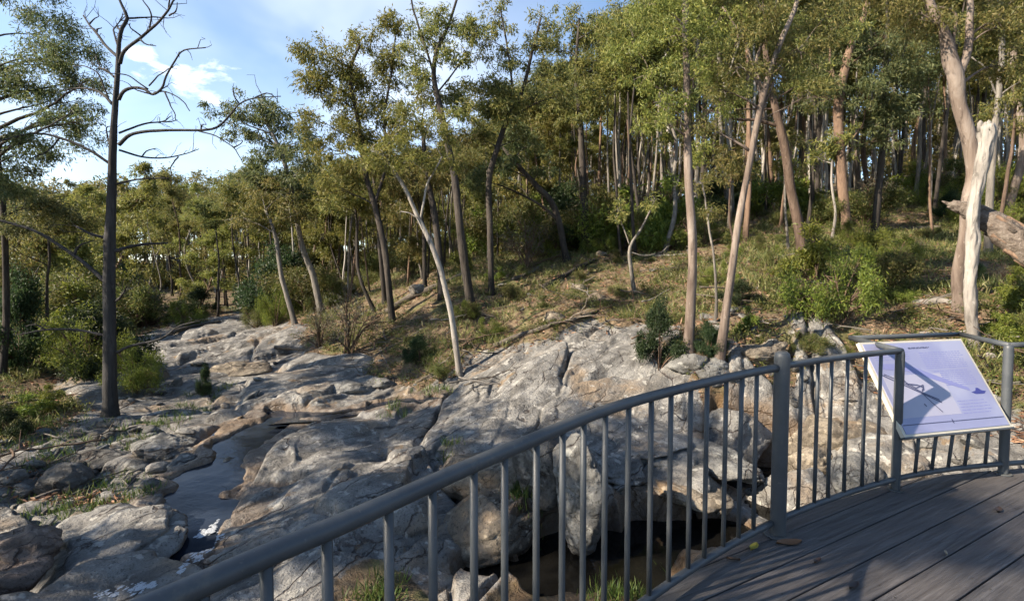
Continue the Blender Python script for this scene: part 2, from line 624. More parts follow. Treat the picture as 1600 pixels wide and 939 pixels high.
def mat_leaf(name, cols, trans=.5, rough=.5):
    t = NT(name)
    r = t.n('ShaderNodeNewGeometry').outputs['Random Per Island']
    o = t.n('ShaderNodeObjectInfo').outputs['Random']
    c = t.ramp(r, [(i / (len(cols) - 1), k) for i, k in enumerate(cols)])
    hs = t.n('ShaderNodeHueSaturation')
    t.l(t.math('ADD', .478, t.math('MULTIPLY', o, .04)), hs.inputs['Hue'])
    t.l(t.math('ADD', .95, t.math('MULTIPLY', o, .42)), hs.inputs['Value'])
    t.l(c, hs.inputs['Color'])
    d = t.n('ShaderNodeBsdfPrincipled')
    d.inputs['Roughness'].default_value = rough
    d.inputs['Specular IOR Level'].default_value = .35
    tr = t.n('ShaderNodeBsdfTranslucent')
    mx = t.n('ShaderNodeMixShader')
    mx.inputs[0].default_value = trans
    t.l(hs.outputs[0], d.inputs['Base Color'])
    t.l(hs.outputs[0], tr.inputs['Color'])
    t.l(d.outputs[0], mx.inputs[1])
    t.l(tr.outputs[0], mx.inputs[2])
    t.l(mx.outputs[0], t.out.inputs['Surface'])
    return t.m


def mat_bark(name, cols, stretch=(7, 7, 1.1), strength=.6, dist=.03, patch=.55):
    t = NT(name)
    p = t.coord('Object')
    n = t.noise(t.map(p, stretch), 1.3, 6, .72, .6)
    b = t.noise(t.map(p, (3, 3, .8)), 1.1, 4, .62, .8)
    f = t.math('ADD', t.math('MULTIPLY', n, .55), t.math('MULTIPLY', b, .45))
    c = t.ramp(f, [(.32 + .36 * i / (len(cols) - 1), k) for i, k in enumerate(cols)])
    # strips of older bark, scars and stains
    st = t.noise(t.map(p, (stretch[0] * 1.6, stretch[1] * 1.6, stretch[2] * .7)), 1.7, 5, .65, 1.2)
    c = t.mix(t.math('MULTIPLY', t.step(st, .54, .66), patch), c, tuple(.42 * k for k in cols[0]))
    sp = t.noise(t.map(p, (5, 5, 3)), 2.2, 4, .7)
    c = t.mix(t.math('MULTIPLY', t.step(sp, .60, .70), patch * .8), c, tuple(min(.6, 1.25 * k) for k in cols[-1]))
    # dirt and old bark gathered round the foot
    z = t.n('ShaderNodeSeparateXYZ')
    t.l(p, z.inputs[0])
    foot = t.math('SUBTRACT', 1.0, t.step(t.math('ADD', z.outputs[2], t.math('MULTIPLY', t.math('SUBTRACT', b, .5), 1.6)), .1, 1.0))
    c = t.mix(t.math('MULTIPLY', foot, .55), c, tuple(.8 * k for k in cols[0]))
    f2 = t.noise(t.map(p, (stretch[0] * 3, stretch[1] * 3, stretch[2] * 3)), 2.0, 4, .7)
    return t.pbr(c, .9, t.bump(t.math('ADD', n, t.math('ADD', t.math('MULTIPLY', f2, .5), t.math('MULTIPLY', st, .7))), strength, dist), .15)


def mat_plain(name, c1, c2, scale=20, rough=.5, metal=0.0, strength=.15, spec=.4):
    t = NT(name)
    n = t.noise(t.coord('Object'), scale, 4, .6)
    return t.pbr(t.mix(n, c1, c2), rough, t.bump(n, strength, .004), spec, metal)


M = {}
M['ground'] = mat_ground()
M['rock'] = mat_rock('creek_granite')
M['rock_grey'] = mat_rock('grey_lichen_granite', (.82, .84, .85), .1)
M['rock_dark'] = mat_rock('dark_granite', (.50, .50, .50), .1)  # darker tint of the same granite, without tan stains
M['rock_tan'] = mat_rock('tan_sandstone', (1.0, .88, .73), .6)
M['rock_pink'] = mat_rock('pinkish_granite', (.80, .66, .60), .2)
M['gum'] = mat_leaf('gum_leaf', [(.05, .066, .02), (.10, .115, .03), (.15, .155, .042), (.20, .185, .054), (.235, .20, .07)])
M['gum_dark'] = mat_leaf('dark_gum_leaf', [(.042, .06, .026), (.082, .104, .04), (.12, .138, .052), (.165, .165, .066)])
M['gum_gold'] = mat_leaf('golden_gum_leaf', [(.068, .085, .02), (.135, .148, .034), (.195, .20, .048), (.255, .225, .064)])
M['shrub'] = mat_leaf('shrub_leaf', [(.03, .045, .012), (.07, .09, .022), (.12, .125, .035), (.16, .14, .05)])
M['shrub_bright'] = mat_leaf('bright_shrub_leaf', [(.055, .08, .014), (.115, .145, .022), (.18, .20, .034)], .45)
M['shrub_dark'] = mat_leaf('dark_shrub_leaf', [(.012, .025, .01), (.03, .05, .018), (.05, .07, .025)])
M['shrub_grey'] = mat_leaf('grey_twig_leaf', [(.06, .055, .04), (.10, .09, .06), (.11, .11, .06)], .2)
M['grass'] = mat_leaf('grass_blade', [(.05, .07, .018), (.10, .118, .034), (.15, .15, .05), (.20, .17, .085)], .35)
M['grass_green'] = mat_leaf('green_grass_blade', [(.03, .06, .012), (.06, .10, .02), (.12, .13, .04)], .35)
M['litter'] = mat_leaf('dead_leaf', [(.04, .025, .016), (.12, .062, .032), (.20, .11, .058), (.29, .20, .125)], .1, .7)
M['bark_dark'] = mat_bark('dark_furrowed_bark', [(.018, .016, .014), (.05, .043, .037), (.09, .075, .062)])
M['bark_dead'] = mat_bark('dark_dead_bark', [(.022, .022, .022), (.045, .043, .042), (.085, .08, .077)])  # plain dark grey tones for the dead tree
M['bark_brown'] = mat_bark('brown_gum_bark', [(.06, .042, .03), (.15, .10, .07), (.24, .165, .115)])
M['bark_pink'] = mat_bark('smooth_pink_gum_bark', [(.08, .058, .047), (.165, .13, .106), (.26, .222, .19)], (3.5, 3.5, .7), .45)
M['bark_orange'] = mat_bark('orange_gum_bark', [(.040, .028, .022), (.092, .064, .048), (.155, .115, .09)])
M['bark_white'] = mat_bark('pale_gum_bark', [(.12, .105, .092), (.245, .225, .20), (.35, .325, .29)], (4, 4, .9), .3)
M['bark_grey'] = mat_bark('grey_gum_bark', [(.07, .062, .055), (.16, .145, .125), (.27, .245, .21)])
M['log'] = mat_bark('weathered_log', [(.05, .042, .035), (.15, .125, .10), (.29, .255, .215)], (6, 6, 6))
M['splinter'] = mat_bark('split_heartwood', [(.05, .038, .031), (.15, .122, .10), (.29, .25, .21)], (9, 2.5, 9), .9, .05)
def mat_steel():
    t = NT('painted_grey_steel')
    p = t.coord('Object')
    a = t.noise(p, 3.5, 5, .65)
    b = t.noise(p, 45, 4, .7)
    c = t.ramp(a, [(.35, (.040, .046, .052)), (.65, (.062, .068, .073))])
    c = t.mix(t.math('MULTIPLY', t.step(b, .62, .70), .5), c, (.12, .12, .11))
    c = t.mix(t.math('MULTIPLY', t.step(t.noise(p, 9, 5, .7), .60, .68), .4), c, (.10, .095, .08))
    g = t.n('ShaderNodeNewGeometry').outputs['Normal']
    z = t.n('ShaderNodeSeparateXYZ')
    t.l(g, z.inputs[0])
    dust = t.math('MULTIPLY', t.step(z.outputs[2], .55, .95), t.step(a, .40, .62))
    c = t.mix(t.math('MULTIPLY', dust, .45), c, (.12, .115, .10))
    r = t.math('ADD', .36, t.math('MULTIPLY', b, .22))
    return t.pbr(c, r, t.bump(b, .12, .004), .4)


M['metal'] = mat_steel()
M['deck'] = None
# ------------------------------------------------------------------ ground sheet
def build_ground():
    a = np.radians(np.concatenate([np.linspace(-180, -58, 90, endpoint=False), np.linspace(-58, 58, 960, endpoint=False), np.linspace(58, 180, 90)]))
    r = np.concatenate([[0.05, .8, 1.6], np.geomspace(2.2, 34, 780), np.geomspace(35, 420, 70)])
    A, R = np.meshgrid(a, r)
    x, y = (R * np.sin(A)).ravel(), (R * np.cos(A)).ravel()
    z, rk, wet = H(x, y, True)
    nr, na = len(r), len(a)
    g = z.reshape(nr, na).copy()
    g[4:-4] = .25 * g[3:-5] + .5 * g[4:-4] + .25 * g[5:-3]              # wear the sharpest edges
    g[:, 95:1040] = .25 * g[:, 94:1039] + .5 * g[:, 95:1040] + .25 * g[:, 96:1041]
    g[4:-4] = .25 * g[3:-5] + .5 * g[4:-4] + .25 * g[5:-3]
    z = g.ravel()
    i, j = np.meshgrid(np.arange(nr - 1), np.arange(na - 1), indexing='ij')
    q = np.stack([i * na + j, (i + 1) * na + j, (i + 1) * na + j + 1, i * na + j + 1], -1).reshape(-1, 4)[:, ::-1]
    me = mesh_np('ground', np.stack([x, y, z], 1), q)
    for nm, d in (('rock', rk), ('wet', wet)):
        at = me.attributes.new(nm, 'FLOAT', 'POINT')
        at.data.foreach_set('value', d.astype(np.float32))
    tag(link('ground', me, M['ground']), kind='structure')
    return a, r, z.reshape(nr, na)


GA, GR, GZ = build_ground()


def Hq(x, y):
    """ground height read back from the finished sheet"""
    x, y = np.asarray(x, float), np.asarray(y, float)
    fa = np.interp(np.arctan2(x, y), GA, np.arange(len(GA)))
    fr = np.interp(np.hypot(x, y), GR, np.arange(len(GR)))
    i, j = np.minimum(fr.astype(int), len(GR) - 2), np.minimum(fa.astype(int), len(GA) - 2)
    p, q = fr - i, fa - j
    return (GZ[i, j] * (1 - q) + GZ[i, j + 1] * q) * (1 - p) + (GZ[i + 1, j] * (1 - q) + GZ[i + 1, j + 1] * q) * p


def gz(x, y):
    return float(Hq(x, y))


def ground_hit(px, py, t0=3.0, t1=60.0):
    d = ray(px, py)
    t = np.exp(np.linspace(math.log(t0), math.log(t1), 700))
    q = EYE[None] + d[None] * t[:, None]
    below = q[:, 2] < Hq(q[:, 0], q[:, 1])
    k = int(np.argmax(below)) if below.any() else 699
    return q[k]


def water_mat(name, deep, rough, sc, bs=.10):
    t = NT(name)
    p = t.pos()
    n = t.noise(t.map(p, (1, 1, 1)), sc, 3, .5, .6)
    n2 = t.noise(p, sc * 3.7, 2, .5)
    return t.pbr(t.mix(t.step(t.noise(p, 1.5), .4, .65), deep, tuple(1.7 * k for k in deep)), rough, t.bump(t.math('ADD', n, t.math('MULTIPLY', n2, .35)), bs, .02), .12)


def build_water():
    c = SP[:, [0, 1, 3]].copy()
    line, w = crspline(c, .09, SP[:, 2])
    tan = unit(np.gradient(line, axis=0) * np.array([1, 1, 0]))
    nrm = np.stack([-tan[:, 1], tan[:, 0], np.zeros(len(tan))], 1)
    k = np.linspace(-.95, .95, 17)
    v = line[:, None] + nrm[:, None] * (w[:, None] * k[None])[:, :, None]
    v[:, :, 2] += .006 * (vn(v[:, :, 0] * 5, v[:, :, 1] * 5, 3) - .5)
    n, m = v.shape[:2]
    i, j = np.meshgrid(np.arange(n - 1), np.arange(m - 1), indexing='ij')
    q = np.stack([i * m + j, (i + 1) * m + j, (i + 1) * m + j + 1, i * m + j + 1], -1).reshape(-1, 4)
    if np.cross(v[1, 0] - v[0, 0], v[0, 1] - v[0, 0])[2] < 0:
        q = q[:, ::-1]
    o = tag(link('water', mesh_np('stream', v.reshape(-1, 3), q), water_mat('stream_water', (.010, .013, .019), .055, 8, .16)), kind='structure')
    # the dark pool below the deck
    xs, ys = np.meshgrid(np.linspace(-1.0, 6.0, 60), np.linspace(4.6, 10.4, 60))
    v = np.stack([xs.ravel(), ys.ravel(), np.full(xs.size, POOL_Z)], 1)
    keep = (pool_d(xs, ys) < 1.75).reshape(60, 60)
    i, j = np.meshgrid(np.arange(59), np.arange(59), indexing='ij')
    q = np.stack([i * 60 + j, i * 60 + j + 1, (i + 1) * 60 + j + 1, (i + 1) * 60 + j], -1)[keep[:-1, :-1]]
    tag(link('water', mesh_np('pool', v, q.reshape(-1, 4)), water_mat('pool_water', (.004, .0038, .0034), .05, 4)), kind='structure')
    # broken white water where the stream drops
    rng = np.random.default_rng(5)
    V, Q = [], []
    nq = 0
    O = np.array([[1, 0, 0], [0, 1, 0], [-1, 0, 0], [0, -1, 0], [0, 0, 1]], float)
    for (pa, pb, n, wd) in (((345, 838), (302, 880), 200, 4), ((300, 868), (280, 895), 60, 3), ((238, 914), (150, 932), 220, 5), ((330, 850), (310, 862), 90, 5)):
        cen = rng.uniform(0, 1, 9)
        for _ in range(n):
            t = float(np.clip(cen[int(rng.integers(9))] + rng.normal() * .035, 0, 1))
            px, py = pa[0] + (pb[0] - pa[0]) * t + rng.normal() * wd, pa[1] + (pb[1] - pa[1]) * t + rng.normal() * wd * .6
            g = ground_hit(px, py)
            d = stream_d(np.array([g[0]]), np.array([g[1]]))
            z = max(g[2], float(d[1][0]) if d[0][0] < 1.3 else g[2]) + .004
            r = .006 + .014 * rng.uniform() ** 2
            V.append(O * [r * 2.2, r * 1.2, r * .8] @ np.array([[-.5, -.85, 0], [.85, -.5, 0], [0, 0, 1]]) + [g[0], g[1], z])
            Q.append(nq + np.array([[0, 1, 4], [1, 2, 4], [2, 3, 4], [3, 0, 4]]))
            nq += 5
    t = NT('white_water_foam')
    m = t.pbr((.4, .42, .44), .35, t.bump(t.noise(t.pos(), 60), .6, .02), .4)
    tag(link('white_water', mesh_np('white_water', np.concatenate(V), None, np.concatenate(Q)), m), 'broken white water where the narrow stream drops between rocks', 'white water', kind='stuff')


build_water()


# ------------------------------------------------------------------ boulders
def ico(sub):
    bm = bmesh.new()
    bmesh.ops.create_icosphere(bm, subdivisions=sub, radius=1)
    v = np.array([p.co[:] for p in bm.verts])
    f = np.array([[p.index for p in g.verts] for g in bm.faces])
    bm.free()
    return v, f


ICO = {k: ico(k) for k in (3, 4, 5, 6)}


def rock_verts(seed, dims, sub=5, planes=18, flat=.0, rough=.07, lo=.62, soft=24):
    rng = np.random.default_rng(seed)
    d, f = ICO[sub]
    nrm = unit(rng.normal(size=(planes, 3)))
    c = rng.uniform(lo, .98, planes)
    if flat:
        nrm = np.concatenate([nrm, [[.06 * rng.normal(), .06 * rng.normal(), 1], [0, 0, -1.0]]])
        c = np.concatenate([c, [flat, flat]])
        nrm = unit(nrm)
    k = np.maximum(d @ nrm.T, .02) / c[None]
    k = np.concatenate([k, np.full((len(d), 1), 1.0)], 1)
    r = 1.0 / (np.log(np.exp(np.minimum(soft * k, 600)).sum(1)) / soft)
    p = d * r[:, None]
    q = p * np.asarray(dims)
    s = float(np.mean(dims))
    q = q + d * s * (rough * vn3(p * 2.3 + seed, seed) + rough * .6 * vn3(p * 5.1 + seed, seed + 1) + rough * .32 * vn3(p * 12 + seed, seed + 2))[:, None]
    # bedding cracks
    band = q[:, 2] / s * 3.2 + .5 * vn3(p * 1.4, seed + 4)
    fr = np.abs(band - np.round(band))
    q = q - d * (s * .045 * np.exp(-(fr / .07) ** 2) * (vn3(p * 1.1 + 5, seed + 6) > -.1))[:, None]
    return q, f


def rot3(q, rx, ry, rz):
    from mathutils import Euler
    R = np.array(Euler((rx, ry, rz)).to_matrix())
    return q @ R.T


def boulder(label, px, py, w, h, Y, mat, seed, depth=None, flat=0, rz=0.0, tilt=(0, 0), sub=5, planes=16, group=None, sink=0, cat='boulder', rough=.075, lo=.58, name='boulder'):
    c = P(px, py, Y)
    dx, dz = w / FPX * Y / 2, h / FPX * Y / 2
    dy = (depth or (dx + dz) / 2 * 1.0)
    q, f = rock_verts(seed, (dx * 1.12, dy * 1.12, dz * 1.12), sub, planes, flat, rough, lo)
    q = rot3(q, tilt[0], tilt[1], rz)
    # rest it on the ground: the object's origin is the foot of the boulder
    c[1] += dy * .3
    c[2] -= sink
    base = q[:, 2].min()
    me = mesh_np(name, q - np.array([0, 0, base]), None, f)
    o = link(name, me, M[mat], None, (c[0], c[1], c[2] + base))
    return tag(o, label, cat, group)


boulder('tall upright grey boulder with a tapering foot standing in the dark pool', 908, 780, 100, 195, 6.35, 'rock_grey', 11, .42, rz=.2, tilt=(.05, .08), planes=11, lo=.55, sub=6)
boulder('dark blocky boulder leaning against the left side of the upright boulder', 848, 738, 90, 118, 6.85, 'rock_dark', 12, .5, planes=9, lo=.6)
boulder('sloping tan slab boulder over the cavity behind the handrail', 765, 828, 175, 95, 6.5, 'rock_tan', 13, .55, rz=.4, tilt=(.1, -.28), planes=10)
boulder('pale block with a flat top above the tuft of green grass', 752, 745, 150, 70, 7.4, 'rock_tan', 14, .6, flat=.6, planes=9)
boulder('long smooth slab sloping to the water below the handrail', 590, 830, 170, 120, 6.35, 'rock', 15, .7, rz=.5, tilt=(.1, -.4), planes=10)
boulder('big flat tan boulder filling the near left bank beside the little fall', 150, 878, 262, 118, 5.75, 'rock', 21, .95, flat=.55, rz=.15, tilt=(.12, -.06), planes=12, sub=6)
boulder('rounded dark pink boulder at the far left edge beside the flat tan one', 30, 858, 90, 66, 5.35, 'rock_pink', 22, .3)
boulder('pale pink boulder cut off by the lower left corner', 5, 915, 90, 70, 5.0, 'rock_pink', 23, .32)
boulder('round dark boulder with an orange waterline at the edge of the stream', 284, 742, 56, 56, 8.5, 'rock_grey', 24, .3)
boulder('small tan boulder standing in the middle of the stream', 357, 745, 50, 54, 8.5, 'rock_tan', 25, .28)
boulder('pale bluish boulder lying among rubble on the left bank', 30, 768, 52, 36, 7.9, 'rock', 26, .24)
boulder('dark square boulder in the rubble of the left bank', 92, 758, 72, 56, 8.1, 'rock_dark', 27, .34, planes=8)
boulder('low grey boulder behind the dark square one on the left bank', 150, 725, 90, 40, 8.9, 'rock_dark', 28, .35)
boulder('tan boulder at the foot of the dead tree', 158, 668, 26, 26, 10.6, 'rock_tan', 29, .17, sub=4)
boulder('pointed grey boulder right of the foot of the dead tree', 196, 668, 44, 24, 10.7, 'rock', 30, .26, sub=4)
boulder('broad grey boulder beside the green bush on the left bank', 250, 700, 90, 42, 9.6, 'rock_grey', 31, .5)
boulder('long low boulder at the stream edge below the dead tree', 225, 715, 80, 34, 9.2, 'rock', 32, .5)
boulder('mossy boulder with a dark hollow at the upper slabs', 372, 584, 88, 40, 15, 'rock_tan', 33, .7)
boulder('rounded grey boulder crowning the upper slabs', 312, 533, 60, 42, 21, 'rock', 34, .8)
boulder('wide banded boulder at the right of the upper slabs', 375, 538, 95, 44, 21, 'rock', 35, 1.0)
for k, (px, py, w, h, Y, mt, lb) in enumerate([
    (270, 512, 26, 16, 25, 'rock_tan', 'small tan boulder left end of the rock row upstream'),
    (300, 507, 34, 15, 25.5, 'rock', 'square pale boulder in the rock row upstream'),
    (345, 508, 40, 18, 25.5, 'rock', 'wide pale boulder in the rock row upstream'),
    (388, 505, 30, 16, 26, 'rock_grey', 'grey boulder right end of the rock row upstream'),
    (430, 512, 26, 20, 24, 'rock_tan', 'round tan boulder under the yellow bush upstream')]):
    boulder(lb, px, py, w, h, Y, mt, 40 + k, sub=4)
boulder('flat orange slab at the edge of the brown shallow pool', 545, 652, 110, 22, 11.4, 'rock_tan', 51, .5, flat=.5, rz=.25)
boulder('upper orange slab stepping down to the shallow pool', 610, 640, 120, 20, 11.9, 'rock_tan', 52, .5, flat=.5, rz=.2)
boulder('pale stepped slab between the shallow pool and the big slab', 690, 630, 100, 26, 11.6, 'rock', 53, .5, flat=.5, rz=.3)
boulder('triangular grey slab lying on the rock shelf above the handrail', 755, 655, 128, 50, 9.6, 'rock', 54, .75, flat=.55, rz=.25, planes=10)
boulder('dark cracked boulder at the end of the middle slab', 585, 606, 95, 34, 12.9, 'rock_grey', 55, .6)
boulder('squat dark boulder beside the orange slabs', 540, 612, 80, 40, 12.6, 'rock_grey', 56, .6)
for k, (px, py, w, h, Y, mt, lb) in enumerate([
    (1000, 690, 170, 34, 8.55, 'rock', 'uppermost flat slab of the layered ledge behind the balusters'),
    (1015, 716, 160, 36, 8.2, 'rock_grey', 'second slab of the layered ledge behind the balusters'),
    (1045, 742, 150, 36, 7.8, 'rock', 'jutting lower slab of the layered ledge above the dark pool'),
    (1075, 764, 110, 32, 7.5, 'rock_tan', 'thin tan slab at the foot of the layered ledge'),
    (955, 728, 100, 50, 7.7, 'rock_grey', 'cracked slab end right behind the upright boulder'),
    (1120, 725, 90, 40, 8.15, 'rock_grey', 'short slab between the layered ledge and the large pale boulder')]):
    boulder(lb, px, py, w, h, Y, mt, 120 + k, .75, flat=.55, rz=.35 + .1 * (k % 3), tilt=(.10, .05 - .04 * (k % 3)), planes=10, rough=.09)
# right side of the creek
for k, (px, py, w, h, Y, mt, lb) in enumerate([
    (1152, 682, 135, 96, 9.4, 'rock', 'large pale boulder behind the balusters left of the thick post'),
    (1085, 790, 84, 62, 7.7, 'rock', 'pale cracked boulder at the edge of the dark pool'),
    (1040, 770, 60, 40, 8.0, 'rock_grey', 'low grey boulder under the ledge by the pool'),
    (1310, 690, 165, 92, 8.9, 'rock_tan', 'wide rounded tan boulder right of the thick post'),
    (1255, 782, 120, 100, 7.7, 'rock', 'pale boulder close behind the thick post'),
    (1195, 790, 60, 64, 7.9, 'rock', 'pale squarish boulder left of the foot of the thick post'),
    (1345, 760, 110, 84, 7.7, 'rock_grey', 'grey boulder behind the right balusters'),
    (1275, 735, 80, 60, 8.4, 'rock_tan', 'orange stained boulder between the two large ones right of the post'),
    (1400, 735, 130, 96, 8.0, 'rock', 'large grey boulder behind the left post of the sign'),
    (1480, 735, 130, 70, 8.2, 'rock', 'pale boulder under the sloping sign'),
    (1550, 725, 70, 50, 8.4, 'rock_grey', 'grey boulder by the right post of the sign'),
    (1390, 650, 90, 56, 9.5, 'rock_tan', 'tan boulder behind the left edge of the sign'),
    (1340, 620, 110, 50, 10.0, 'rock', 'pale boulder on the far creek bank left of the sign'),
    (1275, 620, 80, 44, 10.2, 'rock_tan', 'pinkish tan boulder right of the top of the thick post'),
    (1215, 545, 40, 26, 10.5, 'rock_tan', 'tan boulder on the bank above the thick post'),
    (1185, 555, 90, 34, 10.4, 'rock_tan', 'flat striped boulder right of the leaning gum'),
    (1160, 505, 38, 28, 11.6, 'rock', 'white boulder among litter behind the leaning gum'),
    (1108, 500, 30, 24, 11.8, 'rock', 'white boulder between the two pink gums'),
    (1205, 515, 36, 26, 11.5, 'rock', 'pale boulder in the litter left of the big bright bush'),
    (1120, 585, 80, 50, 10.0, 'rock_grey', 'dark grey boulder under the two pink gums'),
    (1080, 570, 60, 44, 10.1, 'rock_grey', 'mossy grey boulder at the foot of the straight gum'),
    (1585, 705, 60, 60, 9.0, 'rock_tan', 'tan boulder at the right edge behind the railing'),
    (1580, 590, 60, 30, 9.6, 'rock_tan', 'flat tan boulder on the bank at the right edge')]):
    boulder(lb, px, py, w, h, Y, mt, 60 + k, sub=5 if w > 70 else 4)
for k, (px, py, w, h, Y, mt, lb) in enumerate([
    (652, 452, 26, 18, 16.5, 'rock', 'pale boulder at the broken end of the big fallen trunk'),
    (940, 398, 18, 14, 20, 'rock', 'white boulder at the crest of the hillside'),
    (905, 452, 26, 16, 16.5, 'rock_tan', 'tan boulder on the open hillside'),
    (935, 465, 30, 16, 15.5, 'rock_tan', 'small flat boulder on the open hillside'),
    (865, 500, 40, 26, 13.8, 'rock_tan', 'tan boulder at the end of the long thin log')]):
    boulder(lb, px, py, w, h, Y, mt, 90 + k, sub=4)


# loose stones: six shapes, copied
def stones():
    rng = np.random.default_rng(77)
    mats = ['rock', 'rock_grey', 'rock_dark', 'rock_tan', 'rock_grey', 'rock_dark']
    meshes = []
    for k in range(6):
        q, f = rock_verts(200 + k, (.5, .42, .30), 3 if k > 1 else 4, 9, 0, .05, .6)
        me = mesh_np('stone', q, None, f)
        me.materials.append(M[mats[k]])
        meshes.append(me)
    zones = [
        # px range, py range, count, size range m, label, group
        ((0, 290), (650, 860), 98, (.10, .46), 'small angular grey stone in the rubble of the left bank', 'stones in the rubble of the left bank'),
        ((60, 250), (650, 720), 26, (.12, .34), 'small pale stone in the rubble below the dead tree', 'stones below the dead tree'),
        ((200, 460), (560, 660), 22, (.15, .5), 'grey stone lying on the slabs upstream', 'stones on the upstream slabs'),
        ((560, 760), (560, 612), 26, (.08, .26), 'small stone in the debris at the foot of the bank', 'stones at the foot of the wooded bank'),
        ((1080, 1330), (490, 600), 32, (.12, .42), 'pale stone on the bank behind the railing', 'stones on the far bank behind the railing'),
        ((1230, 1600), (600, 770), 29, (.15, .5), 'rounded stone among the boulders behind the railing', 'stones among the boulders behind the railing'),
        ((760, 1330), (395, 540), 46, (.08, .34), 'small pale stone lying in the litter of the open hillside', 'stones on the open hillside'),
        ((860, 1240), (690, 900), 22, (.10, .34), 'small stone beside the dark pool', 'stones round the dark pool')]
    for (x0, x1), (y0, y1), n, (s0, s1), lb, gr in zones:
        for _ in range(n):
            px, py = rng.uniform(x0, x1), rng.uniform(y0, y1)
            g = ground_hit(px, py)
            if stream_d(np.array([g[0]]), np.array([g[1]]))[0][0] < 1.0:
                continue
            o = bpy.data.objects.new('stone', meshes[int(rng.integers(6))])
            s = s0 + (s1 - s0) * rng.uniform() ** 2.2
            o.scale = (s * rng.uniform(.8, 1.4), s * rng.uniform(.7, 1.1), s * rng.uniform(.6, 1.1))
            o.location = (g[0], g[1], g[2] + .08 * s)
            o.rotation_euler = (rng.normal() * .3, rng.normal() * .3, rng.uniform(0, 6.28))
            COL.objects.link(o)
            tag(o, lb, 'stone', gr)


stones()
# ------------------------------------------------------------------ viewing deck, railing, sign
RAILPTS = [(-2.4, -1.75), (-1.25, -.05), (-.56, .9), (-.38, 1.13), (0, 1.63), (.57, 2.28), (1.64, 3.11), (2.90, 3.78), (3.98, 4.08), (5.2, 4.2), (6.6, 4.1), (8.0, 3.7)]
RC = crspline([(a, b, 0) for a, b in RAILPTS], .03)
RTAN = unit(np.gradient(RC, axis=0))
RNRM = np.stack([-RTAN[:, 1], RTAN[:, 0], np.zeros(len(RTAN))], 1)     # away from the deck
DIRB = math.radians(29.3)


def rail_at(px):
    """index of the rail curve seen at this photo column"""
    k = np.where(RC[:, 1] > .2, (RC[:, 0] / np.maximum(RC[:, 1], .2)) * FPX + 800, 1e9)
    return int(np.argmin(np.abs(k - px)))


def deck_mat():
    t = NT('weathered_deck_boards')
    p = t.coord('Object')
    q = t.map(p, (1, 1, 1), (0, 0, -DIRB))
    isl = t.n('ShaderNodeNewGeometry').outputs['Random Per Island']
    off = t.n('ShaderNodeCombineXYZ')
    t.l(t.math('MULTIPLY', isl, 37.0), off.inputs['X'])
    add = t.n('ShaderNodeVectorMath', operation='ADD')
    t.l(q, add.inputs[0])
    t.l(off.outputs[0], add.inputs[1])
    g = t.noise(t.map(add.outputs[0], (1.1, 26, 8)), 1.6, 6, .7, .6)
    g2 = t.noise(t.map(add.outputs[0], (3, 90, 30)), 1.5, 3, .6)
    b = t.noise(add.outputs[0], 1.7, 4, .6)
    c = t.ramp(g, [(.25, (.018, .0175, .0175)), (.42, (.048, .0465, .047)), (.58, (.088, .085, .085)), (.78, (.17, .163, .16))])
    c = t.mix(t.math('MULTIPLY', isl, .45), c, (.075, .058, .052))
    c = t.mix(t.math('MULTIPLY', t.step(b, .48, .7), .6), c, (.075, .068, .066))
    kn = t.noise(t.map(add.outputs[0], (2.2, 5, 1)), 1.7, 2, .5)
    c = t.mix(t.step(kn, .74, .78), c, (.03, .024, .02))
    c = t.mix(t.math('MULTIPLY', t.step(g2, .58, .7), .5), c, (.04, .033, .03))
    return t.pbr(c, .62, t.bump(t.math('ADD', g, t.math('MULTIPLY', g2, .6)), .7, .012), .35)


def clip_poly(poly, p, n):
    out = []
    for i in range(len(poly)):
        a, b = poly[i], poly[(i + 1) % len(poly)]
        da, db = np.dot(a - p, n), np.dot(b - p, n)
        if da <= 0:
            out.append(a)
        if (da < 0) != (db < 0) and abs(da - db) > 1e-9:
            out.append(a + (b - a) * da / (da - db))
    return out


def prism(bm, poly, z0, z1):
    lo = [bm.verts.new((p[0], p[1], z0)) for p in poly]
    hi = [bm.verts.new((p[0], p[1], z1)) for p in poly]
    bm.faces.new(hi)
    bm.faces.new(lo[::-1])
    for i in range(len(poly)):
        j = (i + 1) % len(poly)
        bm.faces.new((lo[i], lo[j], hi[j], hi[i]))


def bm_mesh(name, bm, smooth=False, bevel=0):
    bmesh.ops.remove_doubles(bm, verts=bm.verts, dist=1e-5)
    if bevel:
        bmesh.ops.bevel(bm, geom=list(bm.edges), offset=bevel, segments=1, affect='EDGES')
    bmesh.ops.recalc_face_normals(bm, faces=bm.faces)
    me = bpy.data.meshes.new(name)
    bm.to_mesh(me)
    bm.free()
    for p in me.polygons:
        p.use_smooth = smooth
    return me


